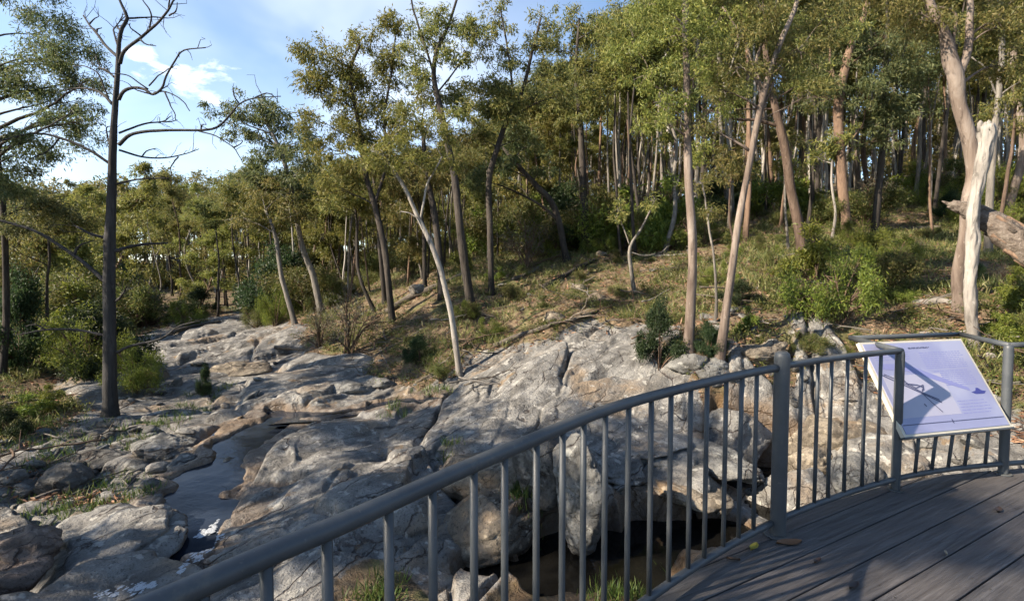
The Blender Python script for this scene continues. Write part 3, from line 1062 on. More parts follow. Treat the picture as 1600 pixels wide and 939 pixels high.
def build_deck():
    root = empty('viewing_deck', (2.5, 1.0, 0))
    off = np.array([2.5, 1.0])
    tag(root, 'curved timber viewing deck of grey weathered boards in the right corner', 'deck')
    edge = RC[::5] + RNRM[::5] * .085
    tn = RTAN[::5]
    u = np.array([math.cos(DIRB), math.sin(DIRB)])
    v = np.array([-u[1], u[0]])
    # a gap runs through the point seen at (1227, 939)
    p0 = PZ(1227, 939, 0)[:2]
    v0 = float(p0 @ v)
    bm = bmesh.new()
    pitch = .2055
    rng = np.random.default_rng(3)
    for k in range(-26, 14):
        lo, hi = v0 + k * pitch + .0045, v0 + (k + 1) * pitch - .0045
        poly = [u * -5 + v * lo, u * 10 + v * lo, u * 10 + v * hi, u * -5 + v * hi]
        for e, t in zip(edge, tn):
            n = np.array([-t[1], t[0]])
            poly = clip_poly(poly, e[:2], n)
            if len(poly) < 3:
                break
        for p, n in ((np.array([8.5, 0]), np.array([1.0, 0])), (np.array([0, -3.2]), np.array([0, -1.0]))):
            if len(poly) >= 3:
                poly = clip_poly(poly, p, n)
        if len(poly) >= 3:
            q = [poly[0]]
            for a in poly[1:]:
                if np.linalg.norm(a - q[-1]) > .004:
                    q.append(a)
            if np.linalg.norm(q[0] - q[-1]) < .004:
                q.pop()
            if len(q) >= 3:
                prism(bm, [a - off for a in q], -.045, rng.uniform(-.0025, 0))
    link('decking', bm_mesh('decking', bm, bevel=.003), deck_mat(), root)
    # pairs of screw heads along the hidden joists
    V, T, n = [], [], 0
    jd = np.array([math.cos(DIRB + 1.15), math.sin(DIRB + 1.15)])
    for jx in np.arange(-3, 9, .6):
        for k in range(-26, 14):
            for f in (.22, .78):
                y = v0 + (k + f) * pitch
                p = np.array([2.5, 1.0]) + jd * 0
                q = u * (jx + .47 * (y - v0)) + v * y
                if min(np.hypot(edge[:, 0] - q[0], edge[:, 1] - q[1])) < .06 or q[1] < -1:
                    continue
                i = int(np.argmin(np.hypot(edge[:, 0] - q[0], edge[:, 1] - q[1])))
                if np.dot(q - edge[i, :2], [-tn[i, 1], tn[i, 0]]) > 0:
                    continue
                a_ = np.arange(7) * 2 * PI / 7
                V.append(np.stack([q[0] - off[0] + .0045 * np.cos(a_), q[1] - off[1] + .0045 * np.sin(a_), np.full(7, .0012)], 1))
                T.append(n + np.array([[0, i_, i_ + 1] for i_ in range(1, 6)]))
                n += 7
    sc = link('screw_heads', mesh_np('screw_heads', np.concatenate(V), None, np.concatenate(T), False), mat_plain('dark_screw_head', (.02, .018, .016), (.04, .035, .03), 40, .5, .5), root)
    sc['kind'] = 'stuff'
    # curved fascia under the edge of the boards
    wood = mat_bark('grey_deck_beam', [(.05, .045, .04), (.11, .10, .09), (.17, .155, .14)], (4, 4, 30))
    o3 = np.array([2.5, 1.0, 0])
    s = RC[::4] + RNRM[::4] * .05 - o3
    V = []
    for dn, z in ((0, -.05), (0, -.27), (-.05, -.27), (-.05, -.05)):
        q = s + RNRM[::4] * dn
        q[:, 2] = z
        V.append(q)
    V = np.stack(V, 1)
    n = len(V)
    i, j = np.meshgrid(np.arange(n - 1), np.arange(4), indexing='ij')
    q = np.stack([i * 4 + j, i * 4 + (j + 1) % 4, (i + 1) * 4 + (j + 1) % 4, (i + 1) * 4 + j], -1).reshape(-1, 4)
    link('edge_beam', mesh_np('edge_beam', V.reshape(-1, 3), q, None, False), wood, root)
    for a in (-1.0, .9, 3.4, 5.6):
        bm = bmesh.new()
        e = np.array([a, 1.9 + .25 * a]) - off
        w = .07
        prism(bm, [e + (-w, -w), e + (w, -w), e + (w, w), e + (-w, w)], -2.6, -.05)
        link('support_post', bm_mesh('support_post', bm), wood, root)


build_deck()


def ring_tube(pts, r, sides=16):
    t = Tubes()
    t.add(pts, np.full(len(pts), r), sides)
    return t.mesh('tube')


def build_railing():
    root = empty('deck_railing', (1.64, 3.11, 0))
    o = np.array([1.64, 3.11, 0])
    tag(root, 'grey painted steel railing curving along the edge of the deck', 'railing')
    iA, iB, iC = rail_at(1223), rail_at(1409), rail_at(1581)
    HZ, LZ = 1.045, .085
    up = np.array([0, 0, 1.0])
    m = M['metal']
    link('handrail', ring_tube(RC[:iA + 1:2] + up * HZ - o, 0.0235, 20), m, root)
    link('handrail', ring_tube(np.concatenate([RC[iA:iB:3], RC[iB][None]]) + up * (HZ + .005) - o, .022, 16), m, root)
    # rail round the bay that holds the sign, and on to the right
    B, C = RC[iB], RC[iC]
    z = np.array([0, 0, HZ + .005])
    b1, b2 = PZ(1330, 529, HZ), PZ(1500, 523, HZ)
    b1[2] = b2[2] = 0
    for a, b in ((B, b1), (b1, b2), (b2, C)):
        e = unit(b - a) * .012
        link('bay_rail', ring_tube(np.array([a - e + z, (a + b) / 2 + z, b + e + z]) - o, .022, 16), m, root)
    link('handrail', ring_tube(RC[iC::4] + z - o, .022, 16), m, root)
    link('bottom_rail', ring_tube(RC[:iA + 1:3] + up * LZ - o, .021, 12), m, root)
    link('bottom_rail', ring_tube(RC[iA::4] + up * LZ - o, .020, 12), m, root)
    # bar under the sign
    link('sign_bar', ring_tube(np.array([B + up * .40, (B + C) / 2 + up * .40, C + up * .40]) - o, .024, 12), m, root)
    # posts
    def post(p, r, h):
        t = Tubes()
        zs = [0.0, .02, h * .5, h - .035, h - .012, h - .003, h]
        rs = [r, r, r, r, r * .9, r * .62, r * .12]
        t.add(np.array([p + up * k for k in zs]) - o, rs, 24)
        po = link('post', t.mesh('post'), m, root)
        t = Tubes()
        t.add(np.array([p + up * .001, p + up * .008, p + up * .0095]) - o, [r * 1.75, r * 1.75, r * 1.6], 20)
        pl = link('base_plate', t.mesh('base_plate', False), m, po)
    post(RC[iA] + RNRM[iA] * -.012, .045, 1.145)
    post(B, .031, HZ + .012)
    post(C, .033, HZ + .012)
    post(RC[rail_at(1900)], .040, HZ + .012)
    i0 = int(np.argmin(np.hypot(RC[:, 0] + 1.25, RC[:, 1] + .05)))
    post(RC[i0], .05, 1.125)
    # balusters
    def bal(p, z0, z1):
        t = Tubes()
        zs = np.array([z0, z0 + .3, z0 + (z1 - z0) * .6, z1])
        t.add(np.array([p + up * k for k in zs]) - o, np.full(4, .0125), 10)
        link('baluster', t.mesh('baluster'), m, root)
    left = [-250, -20, 150, 295, 413, 515, 600, 668, 733, 787, 835, 877, 915, 950, 985, 1020, 1052, 1082, 1110, 1137, 1160, 1187]
    for px in left:
        bal(RC[rail_at(px)], LZ, HZ)
    for px in (1255, 1280, 1305, 1330, 1355, 1380):
        bal(RC[rail_at(px)], LZ, HZ)
    for px in (1440, 1467, 1494, 1521, 1550):
        p = RC[rail_at(px)]
        q = B + (C - B) * (p[0] - B[0]) / (C[0] - B[0])
        t = Tubes()
        t.add(np.array([p + up * LZ, (p + q) / 2 + up * .25, q + up * .40]) - o, np.full(3, .0125), 10)
        link('baluster', t.mesh('baluster'), m, root)
    for px in range(1625, 1900, 30):
        bal(RC[rail_at(px)], LZ, HZ)
    # bolts of the bottom rail
    return B, C, b1, b2


BAY = build_railing()


def build_sign():
    BL, BR = PZ(1415, 681, .435), PZ(1580, 665, .435)
    e = unit(BR - BL)
    BR = BL + e * np.linalg.norm(BR - BL)
    back = np.array([-e[1], e[0], 0]) * .385 + np.array([0, 0, .63])
    TL, TR = BL + back, BR + back
    c = (BL + BR + TL + TR) / 4
    ex, ey = unit(BR - BL), unit(TL - BL)
    W, Hh = np.linalg.norm(BR - BL), np.linalg.norm(TL - BL)
    ez = unit(np.cross(ex, ey))
    ey = np.cross(ez, ex)
    root = empty('information_sign', (BL + BR) / 2)
    tag(root, 'sloping pale blue information panel with a dark creek map in the railing bay', 'sign')
    o = (BL + BR) / 2

    def quad_box(name, mat, polys, z0, z1, parent=root, bevel=0):
        bm = bmesh.new()
        for poly in polys:
            lo = [bm.verts.new(BL + ex * a * W + ey * b * Hh + ez * z0 - o) for a, b in poly]
            hi = [bm.verts.new(BL + ex * a * W + ey * b * Hh + ez * z1 - o) for a, b in poly]
            bm.faces.new(hi)
            bm.faces.new(lo[::-1])
            for i in range(len(poly)):
                j = (i + 1) % len(poly)
                bm.faces.new((lo[i], lo[j], hi[j], hi[i]))
        return link(name, bm_mesh(name, bm, bevel=bevel), mat, parent)

    R = lambda x0, y0, x1, y1: [(x0, y0), (x1, y0), (x1, y1), (x0, y1)]
    t = NT('sign_face')
    p = t.coord('Object')
    n = t.noise(p, 2.6, 3, .5)
    face_m = t.pbr(t.mix(t.step(n, .4, .62), (.205, .215, .335), (.27, .28, .38)), .35, None, .5)
    cream = mat_plain('cream_sign_edge', (.40, .375, .30), (.45, .42, .345), 30, .6)
    ink = mat_plain('dark_blue_ink', (.045, .05, .10), (.06, .065, .12), 30, .5, strength=0)
    soft = mat_plain('soft_blue_ink', (.15, .16, .33), (.19, .20, .37), 30, .5, strength=0)
    pale = mat_plain('pale_lilac_print', (.28, .278, .355), (.31, .308, .38), 8, .4, strength=0)
    back = quad_box('backing_board', cream, [R(-.012, -.012, 1.012, 1.012)], -.034, -.003)
    panel = quad_box('panel', face_m, [R(.012, .012, .988, .988)], -.003, .001)
    quad_box('frame', M['metal'], [R(-.02, -.03, 1.02, -.012)], -.036, .002)
    # the map block and its drawn creek
    quad_box('map_print', pale, [R(.05, .17, .60, .62)], .001, .0018)
    quad_box('map_print', soft, [[(.06, .70), (.30, .66), (.72, .44), (.80, .40), (.80, .44), (.70, .50), (.32, .74), (.06, .76)]], .0018, .0024)

    def stroke(pts, w):
        out = []
        for (a, b), (c_, d) in zip(pts[:-1], pts[1:]):
            L = math.hypot((c_ - a) * W, (d - b) * Hh)
            nx, ny = -(d - b) * Hh / L * w / W, (c_ - a) * W / L * w / Hh
            out.append([(a + nx, b + ny), (a - nx, b - ny), (c_ - nx, d - ny), (c_ + nx, d + ny)])
        return out
    rng = np.random.default_rng(8)
    strokes = stroke([(.04, .64), (.14, .56), (.22, .50), (.32, .42), (.42, .34), (.47, .30)], .006)
    strokes += stroke([(.07, .64), (.17, .57), (.26, .49), (.35, .41), (.46, .33)], .005)
    strokes += stroke([(.16, .60), (.22, .58), (.24, .52), (.33, .50), (.37, .47), (.34, .43)], .006)
    strokes += stroke([(.20, .57), (.30, .47), (.38, .50), (.36, .44)], .004)
    strokes += stroke([(.33, .41), (.38, .30), (.43, .20)], .004)
    strokes += stroke([(.30, .30), (.31, .27)], .006)
    for k, s in enumerate(strokes):
        strokes[k] = s
    bmk = []
    for k, s in enumerate(strokes):
        bmk.append((s, .0020 + .00012 * k))
    bm = bmesh.new()
    for poly, z in bmk:
        vs = [bm.verts.new(BL + ex * a * W + ey * b * Hh + ez * z - o) for a, b in poly]
        bm.faces.new(vs)
    bmesh.ops.recalc_face_normals(bm, faces=bm.faces)
    me = bpy.data.meshes.new('map_drawing')
    bm.to_mesh(me)
    bm.free()
    link('map_drawing', me, ink, root)
    # lines of small print, too fine to read
    def lines(x0, x1, y0, y1, n):
        out = []
        for y in np.linspace(y1, y0, n):
            x = x0
            end = x1 - rng.uniform(0, .06)
            while x < end:
                w = rng.uniform(.012, .05)
                out.append(R(x, y - .004, min(x + w, end), y + .004))
                x += w + .008
        return out
    small = quad_box('small_print', soft, lines(.50, .93, .68, .86, 9) + lines(.55, .93, .48, .64, 8) + lines(.62, .94, .17, .30, 5) + lines(.06, .42, .80, .88, 4) + lines(.06, .30, .20, .28, 3), .001, .0016)
    small['kind'] = 'stuff'
    quad_box('title_print', ink, lines(.42, .66, .915, .925, 2), .001, .0018)
    quad_box('footer_line', ink, [R(.02, .096, .46, .106), R(.50, .096, .98, .106)], .001, .0018)
    star = [(.48 + (.020 if k % 2 == 0 else .009) * math.cos(k * PI / 4), .101 + (.028 if k % 2 == 0 else .012) * math.sin(k * PI / 4)) for k in range(8)]
    quad_box('footer_emblem', ink, [star], .001, .002)
    quad_box('emblem', mat_plain('navy_ink', (.03, .035, .16), (.04, .045, .2), 30, .5, strength=0),
             [[(.80, .385), (.84, .362), (.92, .362), (.95, .388), (.91, .40), (.885, .43), (.865, .43), (.85, .40)]], .001, .002)


build_sign()


def deck_leaves():
    rng = np.random.default_rng(12)
    spots = [(1178, 856, 'yellow fallen leaf on the deck edge left of the thick post', (.33, .27, .04), .05),
             (1233, 849, 'curled orange bark strip at the foot of the thick post', (.17, .085, .04), .08),
             (1146, 875, 'small brown leaf on the deck near the bottom rail', (.12, .07, .04), .035),
             (1277, 878, 'dark brown leaf on the deck in front of the thick post', (.06, .035, .025), .035),
             (1334, 917, 'dark curled leaf on the second deck board', (.05, .035, .03), .045),
             (1478, 866, 'pale speck of leaf by the gap between two boards', (.35, .30, .22), .022),
             (1560, 798, 'dark curled leaf on the deck below the sign', (.05, .035, .03), .05)]
    for px, py, lb, col, s in spots:
        p = PZ(px, py, 0)
        v = []
        for k in np.linspace(-1, 1, 7):
            w = (1 - k * k) ** .7 * .38 + .02
            v.append([(k * s, w * s, .004 + .006 * k * k + .008), (k * s, 0, .002), (k * s, -w * s, .004 + .006 * k * k + .006)])
        v = np.array(v).reshape(-1, 3)
        i, j = np.meshgrid(np.arange(6), np.arange(2), indexing='ij')
        q = np.stack([i * 3 + j, (i + 1) * 3 + j, (i + 1) * 3 + j + 1, i * 3 + j + 1], -1).reshape(-1, 4)
        o = link('fallen_leaf', mesh_np('fallen_leaf', v, q), mat_plain('fallen_leaf', col, tuple(c * .7 for c in col), 60, .6), None, (p[0], p[1], .002))
        o.rotation_euler = (0, 0, rng.uniform(0, 3) if s < .08 else .1)
        tag(o, lb, 'leaf')


deck_leaves()
# ------------------------------------------------------------------ trees
def wiggle(pts, rng, amp):
    n = len(pts)
    k = np.linspace(0, 1, n)
    for ax in range(3):
        ph = rng.uniform(0, 6.28, 3)
        pts[:, ax] += amp * (np.sin(k * 7 + ph[0]) * .6 + np.sin(k * 15 + ph[1]) * .3 + np.sin(k * 31 + ph[2]) * .15) * np.sqrt(k) * (.5 if ax == 2 else 1)
    return pts


def bez(a, b, c, n):
    t = np.linspace(0, 1, n)[:, None]
    return (1 - t) ** 2 * a + 2 * t * (1 - t) * b + t * t * c


def limb_to(c, trunk, trad, rng, maxr=.09):
    """a limb that leaves the trunk below the leaf cluster and rises to it"""
    dh = np.hypot(trunk[:, 0] - c[0], trunk[:, 1] - c[1])
    drop = c[2] - trunk[:, 2]
    cost = np.hypot(dh, drop) + 2.5 * np.maximum(0, .45 * dh - drop)
    cost[: len(trunk) // 4] += 50
    i = int(np.argmin(cost))
    p = trunk[i]
    L = np.linalg.norm(c - p)
    mid = (p + c) / 2 + np.array([0, 0, .10 * L]) + rng.normal(size=3) * .07 * L
    pts = wiggle(bez(p, mid, c, max(7, int(L / .18))), rng, .03 * L)
    r0 = min(trad[i] * .6, .012 + .016 * L, maxr)
    return pts, np.linspace(r0, .006, len(pts))


def twigs(tb, path, c, r, rng, n, sides=3):
    for _ in range(n):
        e = c + unit(rng.normal(size=3)) * r * rng.uniform(.5, .95)
        s = path[int(len(path) * rng.uniform(.55, .98))]
        m = (s + e) / 2 + rng.normal(size=3) * .12 * np.linalg.norm(e - s) + np.array([0, 0, .08])
        q = bez(s, m, e, 6)
        tb.add(q, np.linspace(.009, .003, 6), sides, cap=False)


def gum(label, trunk, widths, Y, bark, leaf, clusters, seed, group=None, forks=(), name='gum_tree', dens=1.0, lean=0.0, Ys=None, rough=.10, leafk=1.0, jit=.5, cat='tree', squash=.8, deep=1.0):
    """a gum tree whose trunk and leaf clusters follow photo points at distance Y"""
    rng = np.random.default_rng(seed)
    k = Y / FPX
    ca = math.cos(math.atan((trunk[0][0] - 800) / FPX))          # wide-angle stretch
    pts = np.array([P(x, y, Y) for x, y in trunk])
    pts[:, 1] += lean * np.linspace(0, 1, len(pts)) + rng.normal(size=len(pts)) * .05 * (np.arange(len(pts)) > 0)
    base = np.array([pts[0, 0], pts[0, 1], gz(pts[0, 0], pts[0, 1])])
    pts[0] = base
    if len(pts) > 1 and pts[1][2] < base[2] + .2:
        pts[1][2] = base[2] + .3
    wd = np.interp(np.linspace(0, 1, len(pts)), np.linspace(0, 1, len(widths)), widths) * k / 2 * ca * .86
    root = empty(name, base)
    tag(root, label, cat, group)
    line, rad = crspline(pts, .16, wd)
    hgt = np.clip((line[:, 2] - base[2]), 0, 9)
    rad = rad * (1 + .45 * np.exp(-hgt / .16))                       # flare at the foot
    line = wiggle(line, rng, .035)
    line = np.concatenate([[line[0] - (0, 0, .25)], line])
    rad = np.concatenate([[rad[0] * 1.05], rad])
    tb = Tubes()
    tb.add(line - base, rad, 14 if rad.max() > .06 else 9, rough=rough, seed=seed)
    link('trunk', tb.mesh('trunk'), M[bark], root)
    allp, allr = [line], [rad]
    for f in forks:
        fp, fw = f[0], f[1]
        fy = f[2] if len(f) > 2 else 0
        q = np.array([P(x, y, Y) for x, y in fp])
        q[:, 1] += np.linspace(0, fy, len(q))
        q[0] = line[int(np.argmin(np.linalg.norm((line - q[0]) * [1, .3, 1], axis=1)))]
        l2, r2 = crspline(q, .14, np.interp(np.linspace(0, 1, len(q)), np.linspace(0, 1, len(fw)), fw) * k / 2 * ca * .77)
        l2 = wiggle(l2, rng, .03)
        tb = Tubes()
        tb.add(l2 - base, r2, 9, rough=rough, seed=seed + 7)
        link('limb', tb.mesh('limb'), M[bark], root)
        allp.append(l2)
        allr.append(r2)
    if clusters:
        tp, tr = np.concatenate(allp), np.concatenate(allr)
        cl = []
        for x, y, r in clusters:
            rr = r * k
            c = P(x, y, Y)
            c[1] += rng.uniform(-1, 1) * jit * deep
            i = int(np.argmin(np.abs(line[:, 2] - c[2])))
            c[1] += (line[i, 1] - Y) * .8
            rv = np.array([rr * 1.1, max(rr, .35) * 1.1, rr * squash])
            path, lr = limb_to(c, tp, tr, rng)
            tb = Tubes()
            tb.add(path - base, lr, 6, rough=.05, seed=seed)
            twigs(tb, path - base, c - base, rv, rng, 7)
            link('limb', tb.mesh('limb'), M[bark], root)
            cl.append((c - base, rv))
            for _ in range(2):                                     # smaller outliers break the outline
                o = unit(rng.normal(size=3)) * rv * 1.15
                cl.append((c - base + o, rv * rng.uniform(.3, .5)))
        L = np.clip(.0086 * Y * leafk, .06, .3)
        V, Q = [], []
        n = 0
        for c, rv in cl:
            a = rv[0] * rv[2]
            ns = dens * 66 * a / (L * L * 20)
            v, q = foliage([(c, rv)], rng, max(5, ns), 15, L, L * .24, spread=.12)
            V.append(v)
            Q.append(q + n)
            n += len(v)
        link('crown', mesh_np('crown', np.concatenate(V), np.concatenate(Q), None, False), M[leaf], root)
    return root


def Zr(ox, oy, pts, f=2.935):
    return [(ox + a / f, oy + b / f) for a, b in pts]


# ---- the bare dead tree on the left bank
def dead_tree():
    Y = 11.0
    k = Y / FPX
    base = P(172, 642, Y)
    base[2] = gz(base[0], base[1])
    root = empty('dead_tree', base)
    tag(root, 'bare dead tree with dark trunk and crooked leafless branches on the left bank', 'tree')
    tr = [(172, 650), (172, 600), (171, 520), (171, 400), (174, 320), (176, 230), (180, 165), (184, 110), (186, 66), (191, 44), (199, 29), (191, 10), (183, -8)]
    wd = [30, 27, 24, 22, 18.5, 14.5, 11.5, 9.5, 8, 7.5, 7, 5.5, 4.5]
    rng = np.random.default_rng(4)

    def wpt(pts, dy=0.0):
        q = np.array([P(x, y, Y) for x, y in pts])
        q[:, 1] += np.linspace(0, dy, len(q))
        return q
    q = wpt(tr)
    q[0][2] = base[2] - .2
    line, rad = crspline(q, .14, np.array(wd) * k / 2 * .7)
    hgt = np.clip(line[:, 2] - base[2], 0, 99)
    rad = rad * (1 + .35 * np.exp(-hgt / .25))
    tb = Tubes()
    tb.add(line - base, rad, 16, rough=.09, seed=2)
    link('trunk', tb.mesh('trunk'), M['bark_dead'], root)
    A = lambda pts: Zr(0, 0, pts)
    B = lambda pts: Zr(0, 310, pts)
    br = [
     (A([(540, 262), (460, 200), (370, 112), (300, 50), (240, -12)]), 6.5, 3, [A([(300, 48), (303, 20), (318, -8)]), A([(370, 112), (362, 85), (368, 70)])]),
     (A([(548, 190), (500, 112), (440, 65), (398, 25)]), 5, 2.2, []),
     (A([(538, 205), (480, 120), (450, 72), (455, 0)]), 4, 1.8, []),
     (A([(585, 85), (620, 42), (662, 5)]), 4, 2, []),
     (A([(550, 292), (590, 245), (680, 200), (770, 150), (840, 105), (890, 66), (965, 52)]), 7.5, 2.2,
      [A([(735, 165), (746, 100), (720, 50), (662, -8)]), A([(840, 105), (855, 50), (866, -5)]), A([(905, 64), (935, 40), (900, -8)]), A([(840, 122), (880, 112), (895, 85)]), A([(680, 205), (720, 235), (775, 250)]), A([(930, 60), (955, 70), (972, 68)]), A([(690, 195), (655, 165), (660, 150)])]),
     (A([(545, 458), (580, 425), (640, 415), (700, 430), (745, 457), (800, 435), (830, 390), (880, 330), (930, 290), (1030, 286)]), 7, 2,
      [A([(718, 430), (640, 376), (562, 370)]), A([(722, 415), (770, 380), (850, 340)]), A([(755, 452), (812, 450), (890, 490), (935, 542)]), A([(812, 452), (850, 520), (882, 588)]), A([(745, 457), (690, 445), (660, 420)])]),
     (A([(545, 665), (600, 622), (680, 606), (800, 600), (940, 600), (1010, 585), (1070, 530), (1110, 486), (1180, 462), (1305, 456)]), 7.5, 1.8,
      [A([(920, 606), (1000, 630), (1080, 682), (1122, 742)]), A([(1078, 682), (1105, 672), (1122, 655)]), A([(1110, 486), (1090, 450), (1080, 415)]), A([(930, 600), (935, 575), (960, 580)]), A([(1180, 462), (1240, 440), (1290, 470)])]),
     (A([(515, 478), (440, 420), (360, 382), (240, 356), (150, 350)]), 6.5, 2.5, [A([(490, 460), (430, 330), (350, 288), (290, 286)])]),
     (A([(525, 356), (450, 302), (380, 270), (318, 195)]), 4.5, 1.8, [A([(500, 335), (430, 300), (380, 265)])]),
     (A([(545, 612), (620, 550), (664, 522), (665, 478)]), 4.5, 1.8, [A([(664, 522), (690, 518), (710, 505)])]),
     (A([(545, 688), (620, 710), (700, 702), (750, 675), (800, 640)]), 4.5, 1.6, [A([(735, 690), (690, 725), (675, 775)]), A([(620, 708), (625, 680), (660, 660)])]),
     (A([(505, 752), (420, 692), (300, 640), (200, 625), (90, 655), (-10, 690)]), 6, 2.6, [A([(200, 625), (310, 572), (390, 520)]), A([(300, 640), (260, 700), (180, 740)])]),
     (A([(508, 690), (470, 625), (438, 590)]), 4, 2, [A([(470, 625), (460, 580), (495, 560)])]),
     (A([(530, 845), (620, 822), (760, 812)]), 5, 2.2, []),
     (B([(490, 388), (400, 312), (300, 240), (150, 152), (-20, 100)]), 9, 5, [B([(330, 262), (350, 220), (420, 190)])]),
     (B([(490, 182), (440, 165), (402, 135)]), 6, 4, []),
     (B([(515, 245), (600, 212), (720, 200)]), 8, 3.5, []),
     (B([(530, 472), (575, 455), (620, 420)]), 5.5, 3.5, []),
     (B([(500, 632), (380, 600), (270, 596), (190, 612)]), 6, 2.5, [B([(270, 596), (230, 570), (200, 580)])]),
     (B([(535, 705), (620, 672), (760, 640), (850, 580), (960, 556)]), 6.5, 2.2, [])]
    for i, (path, w0, w1, subs) in enumerate(br):
        dy = rng.uniform(-1, 1) * .9
        q = wpt(path, dy)
        l, r = crspline(q, .07, np.linspace(w0, w1, len(q)) * k / 2 * .74)
        l = wiggle(l, rng, .015)
        tb = Tubes()
        tb.add(l - base, r, 8, rough=.1, seed=i)
        for _ in range(7):                                          # fine kinked twigs
            j = int(len(l) * rng.uniform(.35, .98))
            d = unit(unit(l[min(j + 1, len(l) - 1)] - l[j - 1]) * .8 + rng.normal(size=3) * [.8, .5, .8] + np.array([0, 0, .3]))
            L = rng.uniform(.15, .55)
            k1 = l[j] + d * L * .45 + rng.normal(size=3) * .04
            k2 = k1 + unit(d + rng.normal(size=3) * .6) * L * .35
            k3 = k2 + unit(d + rng.normal(size=3) * .8) * L * .3
            tb.add(np.array([l[j], k1, k2, k3]) - base, [.008, .006, .0045, .003], 4, cap=False)
        bo = link('branch', tb.mesh('branch'), M['bark_dead'], root)
        for s in subs:
            q2 = wpt(s, dy * .2)
            q2[:, 1] += l[int(np.argmin(np.linalg.norm((l - q2[0]) * [1, 0, 1], axis=1)))][1] - Y
            l2, r2 = crspline(q2, .06, np.linspace(max(w1, 2.4), 1.2, len(q2)) * k / 2)
            l2 = wiggle(l2, rng, .02)
            tb = Tubes()
            tb.add(l2 - base, r2, 6, rough=.08, seed=i)
            # spurs
            for _ in range(2):
                j = int(rng.integers(len(l2) // 3, len(l2)))
                d = unit(rng.normal(size=3)) * .22
                tb.add(np.array([l2[j], l2[j] + d * .5 + (0, 0, .03), l2[j] + d]) - base, [.006, .005, .003], 4, cap=False)
            link('twig', tb.mesh('twig'), M['bark_dead'], bo)


dead_tree()

# ---- gum trees one can pick out
gum('leafy gum crown hanging in from the left edge of the sky', [(-70, 640), (-62, 400), (-50, 250), (-45, 100), (-30, -40)], [30, 24, 18, 12], 12, 'bark_dark', 'gum_dark',
    [(20, 30, 48), (55, 85, 46), (15, 120, 50), (62, 150, 38), (25, 200, 44), (78, 105, 30), (80, 60, 28), (120, 165, 20), (108, 195, 22), (40, 240, 38), (8, 290, 40), (10, -20, 50), (150, 130, 18), (95, 240, 24), (160, 195, 14), (60, 300, 30)], 101, dens=.95, leafk=.95, jit=.9)
gum('dark straight trunk standing at the far left edge behind the rubble', [(5, 630), (4, 480), (2, 330), (0, 240), (-4, 150)], [16, 14, 11, 8], 13.5, 'bark_dark', 'gum_dark', [(20, 320, 40), (-20, 260, 45), (40, 350, 28)], 102)
gum('small crooked tree with a hooked trunk left of the dead tree', [(68, 590), (75, 520), (72, 460), (80, 400), (72, 350)], [9, 7, 6, 4], 15, 'bark_dark', 'gum', [(80, 330, 32), (50, 350, 30), (110, 345, 28), (30, 390, 26)], 103)
gum('slender gum leaning left beside the yellow bush upstream', [(462, 520), (440, 430), (428, 360), (415, 330)], [11, 9, 7, 5], 21, 'bark_grey', 'gum', [(400, 300, 34), (440, 305, 32), (380, 340, 28), (425, 345, 26), (460, 335, 26)], 104)
gum('gum with a pale kinked trunk right of the yellow bush', [(503, 490), (488, 430), (470, 385), (462, 330), (440, 240), (405, 172)], [13, 12, 9, 8, 5], 22, 'bark_grey', 'gum_dark',
    [(352, 176, 24), (385, 160, 24), (410, 178, 30), (440, 192, 30), (462, 224, 34), (420, 236, 28), (388, 268, 24), (480, 262, 30), (436, 282, 28), (372, 205, 20), (400, 210, 22), (470, 300, 28)], 105)
gum('tall spreading gum whose crown makes the left shoulder of the skyline', [(613, 472), (600, 390), (585, 320), (572, 270), (560, 190), (548, 120), (560, 70)], [12, 11, 9, 7, 5], 17, 'bark_dark', 'gum_gold',
    [(497, 82, 28), (528, 96, 34), (560, 105, 40), (595, 62, 34), (622, 42, 26), (612, 92, 30), (512, 150, 36), (555, 155, 42), (600, 140, 34), (498, 190, 32), (540, 210, 40), (585, 205, 36), (505, 235, 32), (552, 262, 36), (600, 258, 30), (520, 290, 28), (490, 125, 24)], 106,
    forks=[([(585, 320), (605, 250), (600, 180), (612, 110), (618, 60)], [7, 5, 3])])
gum('tall dark gum with a thin open crown reaching the top of the picture', [(736, 458), (722, 380), (712, 300), (700, 230), (688, 165), (678, 115), (685, 75), (700, 40), (716, -5)], [17, 14, 12, 10, 8, 6, 4], 16, 'bark_dark', 'gum',
    [(676, 18, 26), (662, 45, 22), (688, 48, 24), (712, 30, 22), (650, 88, 20), (735, 34, 14), (692, 92, 20), (728, 84, 24), (655, 128, 18), (702, 142, 20), (640, 110, 16), (745, 60, 16), (720, 180, 18), (668, 165, 18)], 107,
    forks=[([(678, 115), (660, 60), (645, 10), (640, -20)], [5, 3]), ([(690, 150), (712, 110), (736, 80)], [4, 2])])
gum('second tall dark gum with a forked top beside the open crowned one', [(768, 450), (766, 360), (764, 285), (775, 240), (790, 190), (815, 140), (830, 90), (845, 30)], [11, 11, 10, 8, 6, 4], 17, 'bark_dark', 'gum',
    [(772, 20, 24), (748, 58, 26), (790, 95, 30), (765, 130, 36), (735, 140, 28), (760, 175, 38), (800, 170, 34), (840, 148, 30), (850, 30, 24), (828, 72, 24), (862, 110, 28), (815, 215, 26), (745, 215, 28), (880, 150, 24)], 108,
    forks=[([(790, 190), (800, 130), (790, 60), (780, 10)], [5, 3])])
